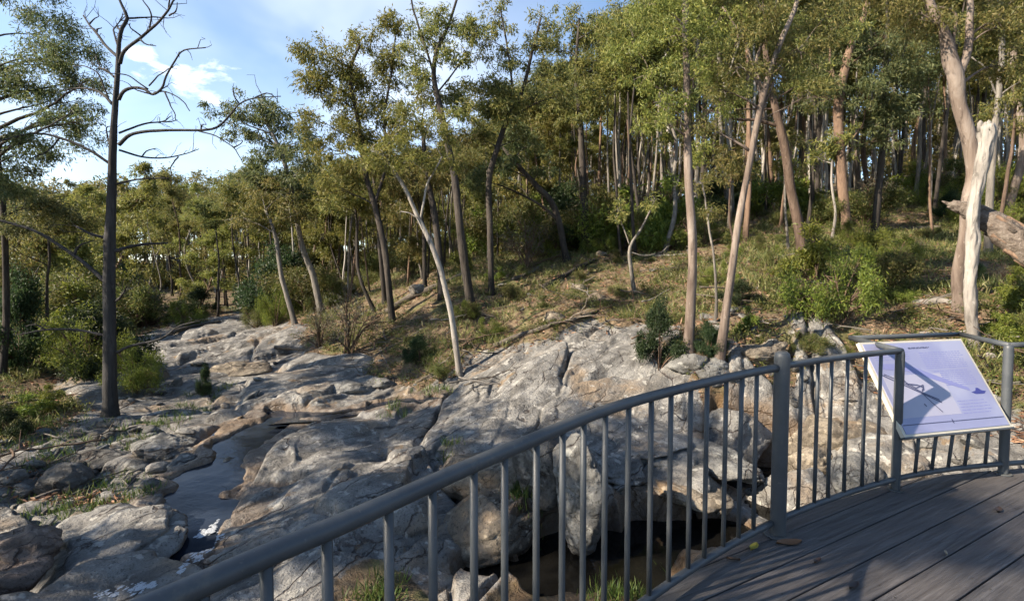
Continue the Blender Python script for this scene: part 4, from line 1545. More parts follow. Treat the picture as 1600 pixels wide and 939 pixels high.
gum('slim white gum leaning left across the dark trunks', [(718, 562), (705, 490), (690, 430), (676, 390), (655, 345), (638, 305), (618, 270), (596, 235)], [11, 10, 9, 8, 6, 4], 12.6, 'bark_white', 'gum_gold',
    [(640, 185, 28), (668, 205, 34), (630, 235, 28), (688, 245, 26), (602, 248, 26), (652, 262, 24), (575, 230, 20)], 109, forks=[([(655, 345), (668, 290), (690, 245)], [5, 3]), ([(676, 390), (650, 340), (625, 330)], [3, 2])])
gum('dark trunk standing just left of the slim white gum', [(692, 450), (684, 380), (674, 310), (664, 240), (660, 190)], [14, 12, 9, 6], 17, 'bark_dark', 'gum', [(690, 270, 30), (650, 285, 28), (715, 225, 28), (640, 210, 28), (668, 160, 26)], 110)
gum('thin dark trunk between the spreading gum and the slim white gum', [(664, 440), (662, 370), (652, 300), (640, 260)], [8, 7, 6, 4], 19, 'bark_dark', 'gum', [(640, 250, 30), (610, 275, 28), (665, 262, 26), (625, 300, 28)], 111)
gum('straight dark gum at the middle of the wooded crest', [(916, 366), (912, 290), (907, 200), (900, 120), (905, 30)], [15, 13, 10, 7, 4], 21, 'bark_dark', 'gum',
    [(880, 72, 32), (920, 45, 34), (945, 92, 36), (900, 122, 32), (868, 162, 28), (935, 162, 32), (962, 35, 30), (985, 78, 30), (895, 30, 26), (905, 190, 26), (980, 130, 30)], 112)
gum('dark gum leaning left at the edge of the wooded crest', [(886, 370), (866, 325), (838, 290), (805, 255), (780, 220)], [12, 11, 9, 6], 20, 'bark_dark', 'gum_dark', [(782, 262, 30), (822, 232, 28), (750, 288, 28), (800, 205, 28), (850, 262, 24)], 113)
gum('tall straight pinkish gum behind the handrail', [(1075, 547), (1079, 470), (1081, 400), (1078, 300), (1076, 200), (1074, 100), (1072, 0), (1066, -160), (1060, -320)], [20, 17, 16, 15, 13, 12, 10, 6], 10.4, 'bark_pink', 'gum_gold',
    [(1040, 62, 40), (1018, 118, 34), (1106, 48, 38), (1048, 160, 28), (1110, 110, 30), (990, 60, 34), (1010, 10, 40), (1060, -60, 60), (1000, -100, 50), (1120, -60, 50), (1070, -180, 60), (1020, 190, 24), (1120, 170, 24)], 114,
    forks=[([(1078, 160), (1040, 145), (1018, 132)], [4, 2]), ([(1076, 205), (1045, 175), (1025, 165)], [4, 2])], dens=.8)
gum('leaning two-toned gum that forks near the top beside the straight pinkish one', [(1122, 558), (1134, 470), (1150, 370), (1168, 280), (1182, 200), (1192, 145), (1218, 70), (1246, -5), (1270, -140)], [19, 15, 13, 12, 12, 12, 10, 8, 5], 10.1, 'bark_pink', 'gum',
    [(1150, 62, 36), (1208, 112, 28), (1286, 52, 40), (1256, 150, 26), (1206, -30, 50), (1140, 112, 30), (1100, 190, 26), (1180, 30, 34), (1250, -90, 60), (1320, 10, 40), (1130, 140, 24), (1240, 90, 26)], 115,
    forks=[([(1188, 165), (1180, 100), (1200, 50), (1222, -20)], [7, 6, 4]), ([(1196, 140), (1160, 60), (1130, 10)], [5, 3]), ([(1182, 200), (1215, 120), (1262, 60)], [4, 2])], dens=.8)
gum('dark orange gum leaning left that crosses behind the two-toned one', [(1256, 417), (1250, 360), (1238, 300), (1224, 230), (1212, 170), (1203, 120), (1192, 50), (1186, -30)], [22, 20, 18, 16, 14, 10, 7], 14.8, 'bark_orange', 'gum',
    [(1092, 102, 28), (1152, 150, 28), (1226, 40, 38), (1172, 22, 36), (1278, 128, 32), (1110, 140, 24), (1120, 70, 30), (1250, 90, 30), (1300, 60, 30)], 116,
    forks=[([(1220, 200), (1180, 188), (1142, 184), (1120, 150), (1090, 112)], [8, 6, 4]), ([(1142, 184), (1110, 172), (1095, 165)], [4, 2])])
gum('white trunked gum standing far back among the dark ones', [(1269, 350), (1267, 260), (1265, 170), (1262, 85), (1262, 20)], [12, 11, 10, 8, 5], 26, 'bark_white', 'gum', [(1262, 52, 36), (1240, 90, 28), (1292, 85, 30), (1270, 10, 34)], 117)
gum('thick brown gum with a forked crown left of the big pink tree', [(1323, 380), (1318, 300), (1312, 230), (1308, 165), (1325, 90), (1345, 40), (1362, -20)], [22, 20, 19, 18, 12, 8], 19, 'bark_brown', 'gum_dark',
    [(1330, 95, 38), (1370, 72, 36), (1400, 122, 38), (1352, 152, 34), (1290, 150, 32), (1392, 182, 32), (1422, 62, 36), (1372, 222, 26), (1310, 40, 36), (1280, 100, 30), (1430, 160, 30)], 118,
    forks=[([(1310, 190), (1306, 130), (1296, 90), (1300, 40)], [9, 6, 4]), ([(1315, 240), (1345, 200), (1352, 170)], [4, 2])])
gum('thick pink barked gum with a twisting trunk that forks at the right', [(1500, 497), (1502, 430), (1505, 370), (1512, 315), (1524, 270), (1516, 215), (1503, 165), (1494, 125), (1486, 92), (1470, 50), (1456, 5), (1440, -70)], [26, 25, 26, 31, 32, 30, 29, 31, 31, 20, 16, 10], 11.0, 'bark_pink', 'gum',
    [(1450, 32, 30), (1562, 42, 36), (1592, 92, 36), (1484, -40, 50), (1540, -60, 50), (1418, 22, 32), (1585, 20, 36), (1420, -60, 60)], 119,
    forks=[([(1498, 130), (1512, 80), (1516, 30), (1514, -40)], [24, 20, 16, 12]), ([(1494, 105), (1490, 60), (1498, 30), (1485, 15), (1465, 12)], [10, 7, 4])], rough=.07)
gum('grey gum with a branching top behind the pale stub', [(1546, 350), (1552, 270), (1556, 180), (1562, 90), (1570, -20)], [17, 15, 13, 11, 8], 15, 'bark_grey', 'gum', [(1560, 60, 32), (1590, 130, 30), (1530, 20, 34), (1600, 40, 36), (1570, 170, 22)], 120,
    forks=[([(1556, 150), (1540, 110), (1520, 90)], [5, 3]), ([(1560, 100), (1590, 60), (1620, 30)], [4, 2])])
gum('slim orange sapling leaning right at the right edge of the wood', [(1560, 350), (1572, 280), (1584, 210), (1590, 140)], [9, 8, 6, 4], 18, 'bark_orange', 'gum', [(1590, 150, 28), (1570, 110, 26), (1610, 190, 28)], 121)
gum('thin bent sapling with a bare forked top on the open hillside', [(992, 462), (986, 420), (985, 385), (1003, 355), (1018, 325)], [8, 7, 5, 3], 15.5, 'bark_grey', 'gum', [(1020, 315, 14), (965, 330, 16)], 122, forks=[([(985, 388), (972, 350), (968, 310)], [3, 2]), ([(986, 392), (1005, 400), (1025, 396)], [3, 2])])
gum('short dark sapling at the crest with a leafy head', [(946, 396), (944, 360), (940, 330)], [6, 5, 4], 21, 'bark_dark', 'gum', [(940, 310, 26), (925, 335, 18), (958, 335, 18)], 123)
gum('thin grey sapling between the two pink gums', [(1117, 552), (1118, 470), (1113, 400), (1106, 340), (1098, 290)], [6, 5, 4, 3], 11.4, 'bark_grey', 'gum', [(1098, 285, 18), (1110, 330, 14)], 124)
gum('thin orange sapling behind the leaning two-toned gum', [(1140, 470), (1143, 400), (1140, 330), (1142, 260)], [6, 5, 4, 3], 16, 'bark_orange', 'gum', [(1142, 250, 24), (1125, 280, 20), (1160, 270, 20)], 125)
gum('thin pale sapling beside the dark orange gum', [(1232, 410), (1228, 350), (1230, 290), (1226, 230)], [6, 5, 4, 3], 16.5, 'bark_grey', 'gum', [(1228, 225, 22), (1240, 260, 18)], 126)
gum('white sapling with a bare stem above the big bright bush', [(1300, 385), (1303, 330), (1299, 270), (1302, 220)], [6, 5, 4, 3], 19, 'bark_white', 'gum', [(1302, 215, 24), (1285, 245, 18), (1318, 240, 18)], 127)
gum('thin dark tree with a bend at its foot left of the spreading gum', [(585, 470), (566, 440), (558, 400), (556, 340), (550, 290)], [7, 6, 5, 4], 19, 'bark_dark', 'gum', [(548, 300, 28), (528, 320, 26), (570, 320, 24)], 128)
gum('dark slim trunk in front of the spreading gum', [(601, 440), (594, 380), (590, 320), (582, 260)], [9, 8, 7, 5], 20, 'bark_dark', 'gum', [(580, 300, 26), (600, 310, 24), (560, 320, 24)], 129)


# ---- pale broken stub and the shattered trunk that leans on the pink gum
def stub():
    rng = np.random.default_rng(9)
    Y = 9.9
    k = Y / FPX
    pts = np.array([P(x, y, Y) for x, y in [(1524, 582), (1519, 520), (1516, 450), (1520, 380), (1521, 330), (1530, 280), (1538, 240), (1542, 212), (1540, 196)]])
    base = pts[0].copy()
    base[2] = gz(base[0], base[1])
    pts[0] = base - (0, 0, .15)
    l, r = crspline(pts, .07, np.array([31, 26, 24, 25, 23, 25, 31, 35, 30]) * k / 2 * .62)
    r = r * (1 + .06 * np.sin(np.arange(len(r)) * .9) * sstep(-3, 0, np.arange(len(r)) - len(r) * .75))
    root = empty('dead_stub', base)
    tag(root, 'bleached white dead trunk with a knobbly broken top behind the sign', 'dead trunk')
    tb = Tubes()
    tb.add(l - base, r, 22, rough=.22, seed=5)
    link('trunk', tb.mesh('trunk'), M['bark_white'], root)
    tb = Tubes()
    top = l[-1]
    for a in (0, .9, 1.7, 2.9, 3.5, 4.6, 5.5):
        e = np.array([math.cos(a), math.sin(a), 0]) * r[-1] * rng.uniform(.35, .8)
        h = rng.uniform(-.02, .11)
        tb.add(np.array([top + e - (0, 0, .12), top + e * 1.05 + (0, 0, h * .5), top + e * .95 + (0, 0, h)]) - base, [.05, .04, .010], 7, rough=.3, seed=int(a * 9))
    link('broken_top', tb.mesh('broken_top'), M['bark_white'], root)
    # shattered trunk
    pts = np.array([P(1486, 318, 10.45), P(1508, 326, 10.3), P(1540, 342, 10.1), P(1578, 368, 9.8), P(1630, 405, 9.5), P(1720, 470, 9.2)])
    g = np.array([8.9 * 1.25, 8.9, 0])
    g[2] = gz(g[0], g[1]) + .2
    pts = np.concatenate([pts, [(pts[-1] + g) / 2, g]])
    l, r = crspline(pts, .06, np.array([.07, .13, .19, .25, .29, .32, .33, .33]))
    base = g - (0, 0, .2)
    root = empty('shattered_trunk', base)
    tag(root, 'shattered fallen trunk with splintered wood leaning on the pink gum at the right', 'fallen trunk')
    tb = Tubes()
    tb.add(l - base, r, 22, rough=.16, seed=31)
    link('trunk', tb.mesh('trunk'), M['splinter'], root)
    ax = unit(l[4] - l[14])
    s1 = unit(np.cross(ax, [0, 0, 1.0]))
    s2 = np.cross(s1, ax)
    tb = Tubes()
    for _ in range(46):
        j = int(rng.integers(0, 34))
        a = rng.uniform(0, 6.28)
        e = (s1 * math.cos(a) + s2 * math.sin(a)) * r[j] * rng.uniform(.75, 1.0)
        L = rng.uniform(.12, .42)
        p = l[j] + e
        d = ax * rng.uniform(-.2, 1) + unit(e) * rng.uniform(.05, .35) + rng.normal(size=3) * .1
        tb.add(np.array([p - ax * L * .6, p, p + d * L * .6, p + d * L]) - base, [.05, .045, .03, .008], 5, rough=.2, seed=j)
    link('splinter', tb.mesh('splinter'), M['splinter'], root)
    tb = Tubes()
    for _ in range(46):
        j = int(rng.integers(10, len(l) - 4))
        a = rng.uniform(0, 6.28)
        e = (s1 * math.cos(a) + s2 * math.sin(a)) * r[j]
        p = l[j] + e * .97
        L = rng.uniform(.3, 1.1)
        tb.add(np.array([p, p - ax * L * .5 - (0, 0, .01), p - ax * L - (0, 0, rng.uniform(0, .1))]) - base, [.04, .035, .012], 6, rough=.2, seed=j)
    link('peeling_bark', tb.mesh('peeling_bark'), M['bark_brown'], root)


stub()


# ---- the forest behind: a few shapes, copied
def forest_proto(seed, bark, leaf, h=14.0, lowfrac=.42, ncl=13, spread=2.3, lean=.6, r0=.15, L=.23, name='gum_tree'):
    rng = np.random.default_rng(seed)
    n = 7
    pts = np.zeros((n, 3))
    pts[:, 2] = np.linspace(0, h * .93, n)
    pts[:, 0] = np.cumsum(rng.normal(size=n) * lean * .45) - 0
    pts[:, 1] = np.cumsum(rng.normal(size=n) * lean * .45)
    pts -= pts[0]
    line, rad = crspline(pts, .4, np.linspace(r0, r0 * .22, n))
    rad = rad * (1 + .4 * np.exp(-line[:, 2] / .2))
    line[0, 2] -= .4
    root = empty(name, (0, 0, 0))
    tb = Tubes()
    tb.add(line, rad, 9, rough=.08, seed=seed)
    cl = []
    for k in range(ncl):
        f = lowfrac + (1 - lowfrac) * ((k + .5) / ncl) ** .8
        p = line[min(len(line) - 1, int(f * len(line)))]
        a = k * 2.4 + rng.uniform(-.6, .6)
        d = spread * rng.uniform(.25, 1.0) * (1.15 - .75 * (f - lowfrac) / (1 - lowfrac))
        c = p + np.array([math.cos(a) * d, math.sin(a) * d, rng.uniform(.2, 1.2)])
        rr = rng.uniform(.5, 1.15)
        rv = np.array([rr * rng.uniform(.9, 1.25), rr * rng.uniform(.9, 1.25), rr * rng.uniform(.65, 1.0)])
        path, lr = limb_to(c, line, rad, rng, .06)
        tb.add(path, lr, 5, cap=False)
        twigs(tb, path, c, rv, rng, 4)
        cl.append((c, rv))
        cl.append((c + unit(rng.normal(size=3)) * rv * 1.1, rv * .45))
    link('trunk', tb.mesh('trunk'), M[bark], root)
    v, q = foliage(cl, rng, 40, 13, L, L * .25, spread=.17, sub=6, tight=.42)
    link('crown', mesh_np('crown', v, q, None, False), M[leaf], root)
    return root


PROT = [forest_proto(301, 'bark_dark', 'gum', lowfrac=.3, ncl=13), forest_proto(302, 'bark_grey', 'gum_gold', lean=.8, lowfrac=.36, ncl=12), forest_proto(303, 'bark_brown', 'gum', ncl=8, lowfrac=.55, r0=.12), forest_proto(304, 'bark_dark', 'gum_dark', spread=2.6, lowfrac=.55, ncl=9),
        forest_proto(305, 'bark_pink', 'gum_gold', ncl=8, lowfrac=.6, r0=.12), forest_proto(306, 'bark_white', 'gum', ncl=7, r0=.11, lowfrac=.55), forest_proto(307, 'bark_orange', 'gum', lean=.4, lowfrac=.58, r0=.13, ncl=8), forest_proto(308, 'bark_dark', 'gum_gold', lowfrac=.34, ncl=13),
        forest_proto(309, 'bark_grey', 'gum', lowfrac=.62, ncl=6, r0=.09, spread=1.6)]
BUSHY = [forest_proto(321, 'bark_dark', 'gum_gold', 7.0, .14, 11, 1.9, .5, .09), forest_proto(322, 'bark_grey', 'gum', 6.5, .12, 11, 2.0, .6, .09), forest_proto(323, 'bark_brown', 'gum_gold', 7.5, .18, 11, 1.8, .6, .10)]
POLES = [forest_proto(331 + i, b, lf, 11.0, .72, 4, .8, .16, .085, .2, 'gum_sapling') for i, (b, lf) in enumerate([('bark_dark', 'gum'), ('bark_grey', 'gum_gold'), ('bark_white', 'gum'), ('bark_brown', 'gum_dark')])]
KIND = ['dark trunked', 'grey trunked', 'brown trunked', 'dark trunked dense', 'pink trunked', 'white trunked', 'orange trunked', 'dark trunked bushy', 'slim grey', 'small dark', 'small grey', 'small golden']
SKY_X = [-400, 0, 100, 200, 250, 305, 340, 372, 430, 480, 560, 640, 720, 800, 870, 930, 1000, 1060, 1150, 2400]
SKY_Y = [260, 285, 272, 280, 262, 268, 312, 275, 285, 275, 262, 255, 225, 160, 120, 90, 40, -60, -300, -500]


def forest():
    rng = np.random.default_rng(55)
    used = set()
    for o in PROT + BUSHY + POLES:
        o.location = (0, 0, -500)
    n = 0
    cand = []
    step = 3.5
    for ix in range(-24, 25):
        for iy in range(3, 22):
            x, y = (ix + rng.uniform(.05, .95)) * step, (iy + rng.uniform(.05, .95)) * step
            cand.append((math.hypot(x, y), x, y))
    cand.sort()
    for r, x, y in cand:
        px = x / y * FPX + 800
        if y < 15 or r > 70 or px < -130 or px > 1850 or n > 225:
            continue
        py0 = 432 + 0
        g = gz(x, y)
        pyb = 432 - (g - 1.6) / y * FPX
        # keep the open slope and the creek clear
        if px < 480:
            if y < 22.5 or (230 < px < 440 and y < 28):
                continue
        elif px < 620:
            if y < 24:
                continue
        elif px < 950:
            if y < 21.5:
                continue
        elif px < 1600:
            if y < 19 or (y < 25 and rng.uniform() < .6):
                continue
        else:
            if y < 12:
                continue
        if rng.uniform() < ((.24 if px < 520 else .32 if px < 880 else .25) if r < 45 else .55):
            continue
        top = 1.6 + (432 - np.interp(px, SKY_X, SKY_Y) + rng.uniform(-25, 6)) / FPX * y
        room = top - g
        if room < 3.2:
            continue
        small = room < 8.5 or rng.uniform() < (.22 if px < 900 else .05)
        if small:
            k = int(rng.integers(len(BUSHY)))
            src, h0, kn = BUSHY[k], 7.6, 9 + k
            h = min(room, rng.uniform(4.5, 9.0))
        else:
            k = int(rng.choice(9, p=[.22, .22, .08, .1, .08, .05, .05, .12, .08] if px < 880 else [.03, .05, .15, .14, .13, .12, .1, .03, .25]))
            src, h0, kn = PROT[k], 14.6, k
            h = min(room, rng.uniform(11, 18) if px < 880 else rng.uniform(15, 23))
        s = h / h0
        valley = px < 520
        lb = KIND[kn] + (' gum tree in the dense wood across the creek on the left' if valley else ' gum tree deep in the wood on the hillside')
        gr = KIND[kn] + (' gums in the wood on the left' if valley else ' gums in the hillside wood')
        ss = (s * rng.uniform(.85, 1.1), s * rng.uniform(.85, 1.1), s)
        if kn not in used:
            used.add(kn)
            o = src
            o.location = (x, y, g)
            o.scale = ss
            o.rotation_euler = (0, 0, rng.uniform(0, 6.28))
            tag(o, lb, 'tree', gr)
        else:
            o = copy_tree(src, (x, y, g), (rng.normal() * .035, rng.normal() * .035, rng.uniform(0, 6.28)), ss, lb, gr)
            o['category'] = 'tree'
        n += 1
    # thin straight poles between the big gums
    words = ['dark barked', 'grey barked', 'pale barked', 'brown barked']
    m = 0
    tries = 0
    while m < 230 and tries < 6000:
        tries += 1
        px = rng.uniform(330, 1700)
        y = rng.uniform(17.5, 46)
        x = (px - 800) / FPX * y
        if px < 520 and y < 25 or px < 950 and y < 20.5 or (px > 950 and y < 19 and rng.uniform() < .6):
            continue
        g = gz(x, y)
        room = 1.6 + (432 - np.interp(px, SKY_X, SKY_Y)) / FPX * y - g
        h = min(room, rng.uniform(7, 14))
        if h < 3.5:
            continue
        k = int(rng.choice(4, p=[.34, .28, .18, .2]))
        zone = 'left' if px < 640 else ('middle' if px < 1000 else 'right')
        lb = 'thin straight ' + words[k] + ' sapling in the ' + zone + ' part of the hillside wood'
        gr = words[k] + ' saplings in the ' + zone + ' part of the wood'
        s = h / 11.0
        if POLES[k].location[2] < -400:
            o = POLES[k]
            o.location, o.rotation_euler, o.scale = (x, y, g), (0, 0, rng.uniform(0, 6.28)), (s, s, s)
            tag(o, lb, 'tree', gr)
        else:
            o = copy_tree(POLES[k], (x, y, g), (rng.normal() * .06, rng.normal() * .06, rng.uniform(0, 6.28)), (s * rng.uniform(.7, 1.5), s * rng.uniform(.7, 1.5), s), lb, gr)
            o['category'] = 'tree'
        m += 1
    # gums on the near left bank beyond the frame: they shade the creek and the deck
    for (x, y, h, k) in SHADE:
        o = copy_tree(PROT[k], (x, y, gz(x, y)), rng.uniform(0, 6.28), (h / 14.6 * 1.1, h / 14.6 * 1.1, h / 14.6), 'tall gum tree on the near left bank beyond the edge of the view', 'gums on the near left bank')
        o['category'] = 'tree'
    return n


SHADE = [(-10.5, 3.0, 10, 7), (-8.8, 3.9, 8.5, 4), (-12.5, 5.6, 9, 4), (-14.5, 9.3, 9.5, 7), (-9.5, .2, 11, 4), (-10.5, -1.4, 11.5, 7), (-13, 1.2, 9.5, 7), (-16, 4.5, 9, 4), (-12, -3.4, 11, 7)]
N_FOREST = forest()
print('forest', N_FOREST)


def far_wood():
    rng = np.random.default_rng(91)
    cl = []
    tb = Tubes()
    for _ in range(420):
        a = math.radians(rng.uniform(-52, 54))
        r = rng.uniform(60 if a < -.1 else 66, 120)
        x, y = r * math.sin(a), r * math.cos(a)
        px = x / y * FPX + 800
        g = gz(x, y)
        top = 1.6 + (432 - np.interp(px, SKY_X, SKY_Y) - 6) / FPX * y
        h = min(top - g, rng.uniform(10, 17))
        if h < 3:
            continue
        tb.add(np.array([(x, y, g - .5), (x + rng.normal() * .4, y, g + h * .5), (x + rng.normal() * .7, y, g + h * .9)]), [.2, .14, .05], 5, cap=False)
        for _ in range(6):
            c = np.array([x + rng.normal() * 1.6, y + rng.normal() * 1.6, g + h * rng.uniform(.35, .95)])
            rr = rng.uniform(1.0, 1.9)
            cl.append((c, np.array([rr, rr, rr * .7])))
        for _ in range(7 if px < 700 else 2):
            rr = rng.uniform(.9, 1.9)
            cl.append((np.array([x + rng.normal() * 3, y + rng.normal() * 3, g + rr * .6]), np.array([rr, rr, rr * .7])))
    v, q = foliage(cl, rng, 22, 9, .45, .15, spread=.3, sub=4)
    root = empty('distant_forest', (0, 90, gz(0, 90)))
    tag(root, 'distant gum forest beyond the hillside and the valley', 'forest', kind='stuff')
    o = np.array([0, 90, gz(0, 90)])
    link('leaves', mesh_np('leaves', v - o, q, None, False), M['gum'], root)
    m = tb.mesh('trunks')
    a = link('trunks', m, M['bark_grey'], root)
    a.location = [-k for k in o]
    for c in root.children:
        c['kind'] = 'stuff'


far_wood()
# ------------------------------------------------------------------ shrubs, grass, litter, fallen wood
def shrub_proto(seed, leaf, L, ncl=9, sprigs=26, per=14, wide=1.0, droop=.2, name='shrub', bark='bark_brown', W=.28):
    """unit shrub: about 1 m tall and 2*wide across"""
    rng = np.random.default_rng(seed)
    root = empty(name, (0, 0, 0))
    tb = Tubes()
    cl = []
    for k in range(ncl):
        a = rng.uniform(0, 6.28)
        d = wide * rng.uniform(.05, .9)
        z = rng.uniform(.2, .98) * (1.1 - .5 * d / wide)
        c = np.array([math.cos(a) * d, math.sin(a) * d, z])
        rr = rng.uniform(.13, .30)
        cl.append((c, np.array([rr, rr, rr * .75])))
        p = bez(np.array([0, 0, -.08]) + rng.normal(size=3) * [.06, .06, 0], np.array([c[0] * .3, c[1] * .3, z * .7]), c, 7)
        tb.add(p, np.linspace(.022, .006, 7), 4, cap=False)
        for _ in range(4):
            e = c + unit(rng.normal(size=3)) * rr * .9
            tb.add(np.array([p[4], (p[4] + e) / 2 + rng.normal(size=3) * .04, e]), [.008, .006, .003], 3, cap=False)
    link('stem', tb.mesh('stem'), M[bark], root)
    v, q = foliage(cl, rng, sprigs, per, L, L * W, droop=droop, spread=.16, sub=5, tight=.45)
    link('foliage', mesh_np('foliage', v, q, None, False), M[leaf], root)
    root.location = (0, 0, -500)
    return root


SH = {'olive': shrub_proto(401, 'shrub', .07, 10, 40), 'green': shrub_proto(402, 'shrub', .06, 13, 46), 'bright': shrub_proto(403, 'shrub_bright', .066, 16, 34, 15, W=.22),
      'dark': shrub_proto(404, 'shrub_dark', .075, 14, 62, 18), 'grey': shrub_proto(405, 'shrub_grey', .06, 14, 14, 7, 1.0, -.3), 'fern': shrub_proto(406, 'shrub_bright', .12, 9, 22, 14, 1.2, .35)}
FIRST = dict.fromkeys(SH, True)


def put_shrub(kind, x, y, h, w, rz, label, group=None, name=None, dz=0.0):
    g = gz(x, y) - .03 + dz
    s = (w / 2, w / 2, h)
    if FIRST[kind]:
        FIRST[kind] = False
        o = SH[kind]
        o.location, o.scale, o.rotation_euler = (x, y, g), s, (0, 0, rz)
        tag(o, label, 'shrub', group)
    else:
        o = copy_tree(SH[kind], (x, y, g), rz, s, label)
        o['category'] = 'shrub'
        if group:
            o['group'] = group
        elif 'group' in o:
            del o['group']
    return o


def shrubs():
    rng = np.random.default_rng(66)
    # named ones: px, py of the foot, distance, width px, height px
    for kind, px, py, Y, w, h, lb in [
        ('bright', 132, 606, 13.5, 120, 95, 'bright green bush left of the foot of the dead tree'),
        ('bright', 210, 592, 13.2, 90, 80, 'bright green bush behind the right side of the dead trunk'),
        ('dark', 150, 600, 14.5, 190, 90, 'dark green bush behind the dead tree'),
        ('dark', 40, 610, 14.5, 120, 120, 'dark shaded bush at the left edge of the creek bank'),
        ('fern', 50, 655, 11.0, 90, 34, 'low yellow green fern at the left edge below the dark bush'),
        ('bright', 290, 498, 25, 50, 44, 'lime green bush upstream at the head of the slabs'),
        ('bright', 430, 500, 23, 56, 74, 'tall yellow green bush beside the leaning slender gum'),
        ('bright', 478, 462, 25, 30, 40, 'yellow green bush behind the kinked pale gum'),
        ('green', 400, 505, 24, 60, 44, 'olive bush at the left foot of the yellow bush'),
        ('grey', 545, 545, 15.5, 120, 110, 'grey twiggy bush at the end of the middle slab'),
        ('grey', 500, 540, 16.5, 80, 70, 'low grey brown bush left of the twiggy one'),
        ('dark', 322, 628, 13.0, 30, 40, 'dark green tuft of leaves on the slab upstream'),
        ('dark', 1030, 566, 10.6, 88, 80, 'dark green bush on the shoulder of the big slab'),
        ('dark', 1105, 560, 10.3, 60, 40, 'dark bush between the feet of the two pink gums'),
        ('bright', 1310, 520, 11.6, 150, 120, 'big bright feathery bush on the bank left of the sign'),
        ('fern', 1275, 470, 13.0, 120, 70, 'yellow green bush behind the big feathery one'),
        ('green', 1385, 480, 12.6, 110, 80, 'olive bush to the right of the big feathery one'),
        ('bright', 1400, 420, 14.5, 90, 50, 'sunlit yellow green bush above the white log'),
        ('bright', 1350, 400, 17.0, 90, 50, 'lime bush below the thick brown gum'),
        ('green', 1260, 560, 10.6, 70, 40, 'small bush above the thick railing post'),
        ('bright', 1330, 545, 10.6, 60, 36, 'small bright bush at the rail corner of the sign'),
        ('fern', 1570, 540, 9.8, 80, 40, 'yellow green fern clump at the right edge of the bank'),
        ('fern', 1580, 505, 10.8, 70, 40, 'leafy clump above the fern at the right edge'),
        ('bright', 1115, 455, 13.8, 40, 40, 'small bright bush between the pink gums'),
        ('green', 800, 450, 16.5, 50, 30, 'bright small bush right of the two tall dark gums'),
        ('bright', 728, 478, 15.5, 44, 30, 'yellow green bush at the foot of the tall dark gum'),
        ('bright', 770, 492, 14.8, 50, 28, 'pale green bush on the bank below the dark gums'),
        ('green', 690, 580, 12.6, 60, 36, 'olive bush at the foot of the slim white gum'),
        ('dark', 655, 560, 13.6, 60, 36, 'dark bush left of the slim white gum'),
        ('green', 640, 400, 24, 90, 80, 'large green bush between the dark trunks'),
        ('green', 830, 400, 22, 120, 110, 'large leafy bush left of the crest')]:
        p = P(px, py, Y)
        put_shrub(kind, p[0], p[1], h / FPX * Y * 1.12, w / FPX * Y, rng.uniform(0, 6), lb)
    # hillside understorey
    n = 0
    kinds = ['olive', 'green', 'bright', 'fern', 'grey', 'dark']
    words = {'olive': 'olive', 'green': 'dull green', 'bright': 'bright green', 'fern': 'yellow green ferny', 'grey': 'grey twiggy', 'dark': 'dark green'}
    tries = 0
    while n < 262 and tries < 4000:
        tries += 1
        a = rng.uniform(-200, 1750)
        y = 9.5 + 22 * rng.uniform() ** 1.7
        x = (a - 800) / FPX * y
        if rock_w(np.array([x]), np.array([y]))[0] > .30:
            continue
        k = kinds[int(rng.choice(6, p=[.26, .24, .13, .15, .12, .10]))]
        h = rng.uniform(.18, .55) if y < 19 else rng.uniform(.6, 2.4)
        if y > 22 and a < 1000:
            h = rng.uniform(1.0, 3.0)
        zone = 'in the wood across the creek' if a < 480 else ('on the wooded bank' if a < 950 else 'on the open hillside')
        put_shrub(k, x, y, h, h * rng.uniform(1.1, 2.0), rng.uniform(0, 6), words[k] + ' low shrub ' + zone, words[k] + ' shrubs ' + zone)
        n += 1
    for k, f in FIRST.items():
        if f:
            print('unused', k)


shrubs()


def ground_points(n, x0, x1, y0, y1, rng, rmax=.35, rmin=-1):
    a = rng.uniform(x0, x1, n * 2)
    y = y0 + (y1 - y0) * rng.uniform(0, 1, n * 2) ** 1.4
    x = (a - 800) / FPX * y
    rk = rock_w(x, y) + .25 * fbm(x * 1.3, y * 1.3, 5, 3)
    d, _ = stream_d(x, y)
    ok = (rk < rmax) & (rk > rmin) & (d > 1.4) & (pool_d(x, y) > 1.3)
    x, y = x[ok][:n], y[ok][:n]
    return np.stack([x, y, Hq(x, y)], 1)


def blades(p, per, hgt, wid, rng, lean=.45, sp=.09):
    c = np.repeat(p, per, 0)
    c[:, :2] += rng.normal(size=(len(c), 2)) * sp
    d = unit(np.stack([rng.normal(size=len(c)) * lean, rng.normal(size=len(c)) * lean, np.ones(len(c))], 1))
    return leaf_quads(c - d * .02, d, hgt * rng.uniform(.5, 1.3, len(c)), wid, rng)


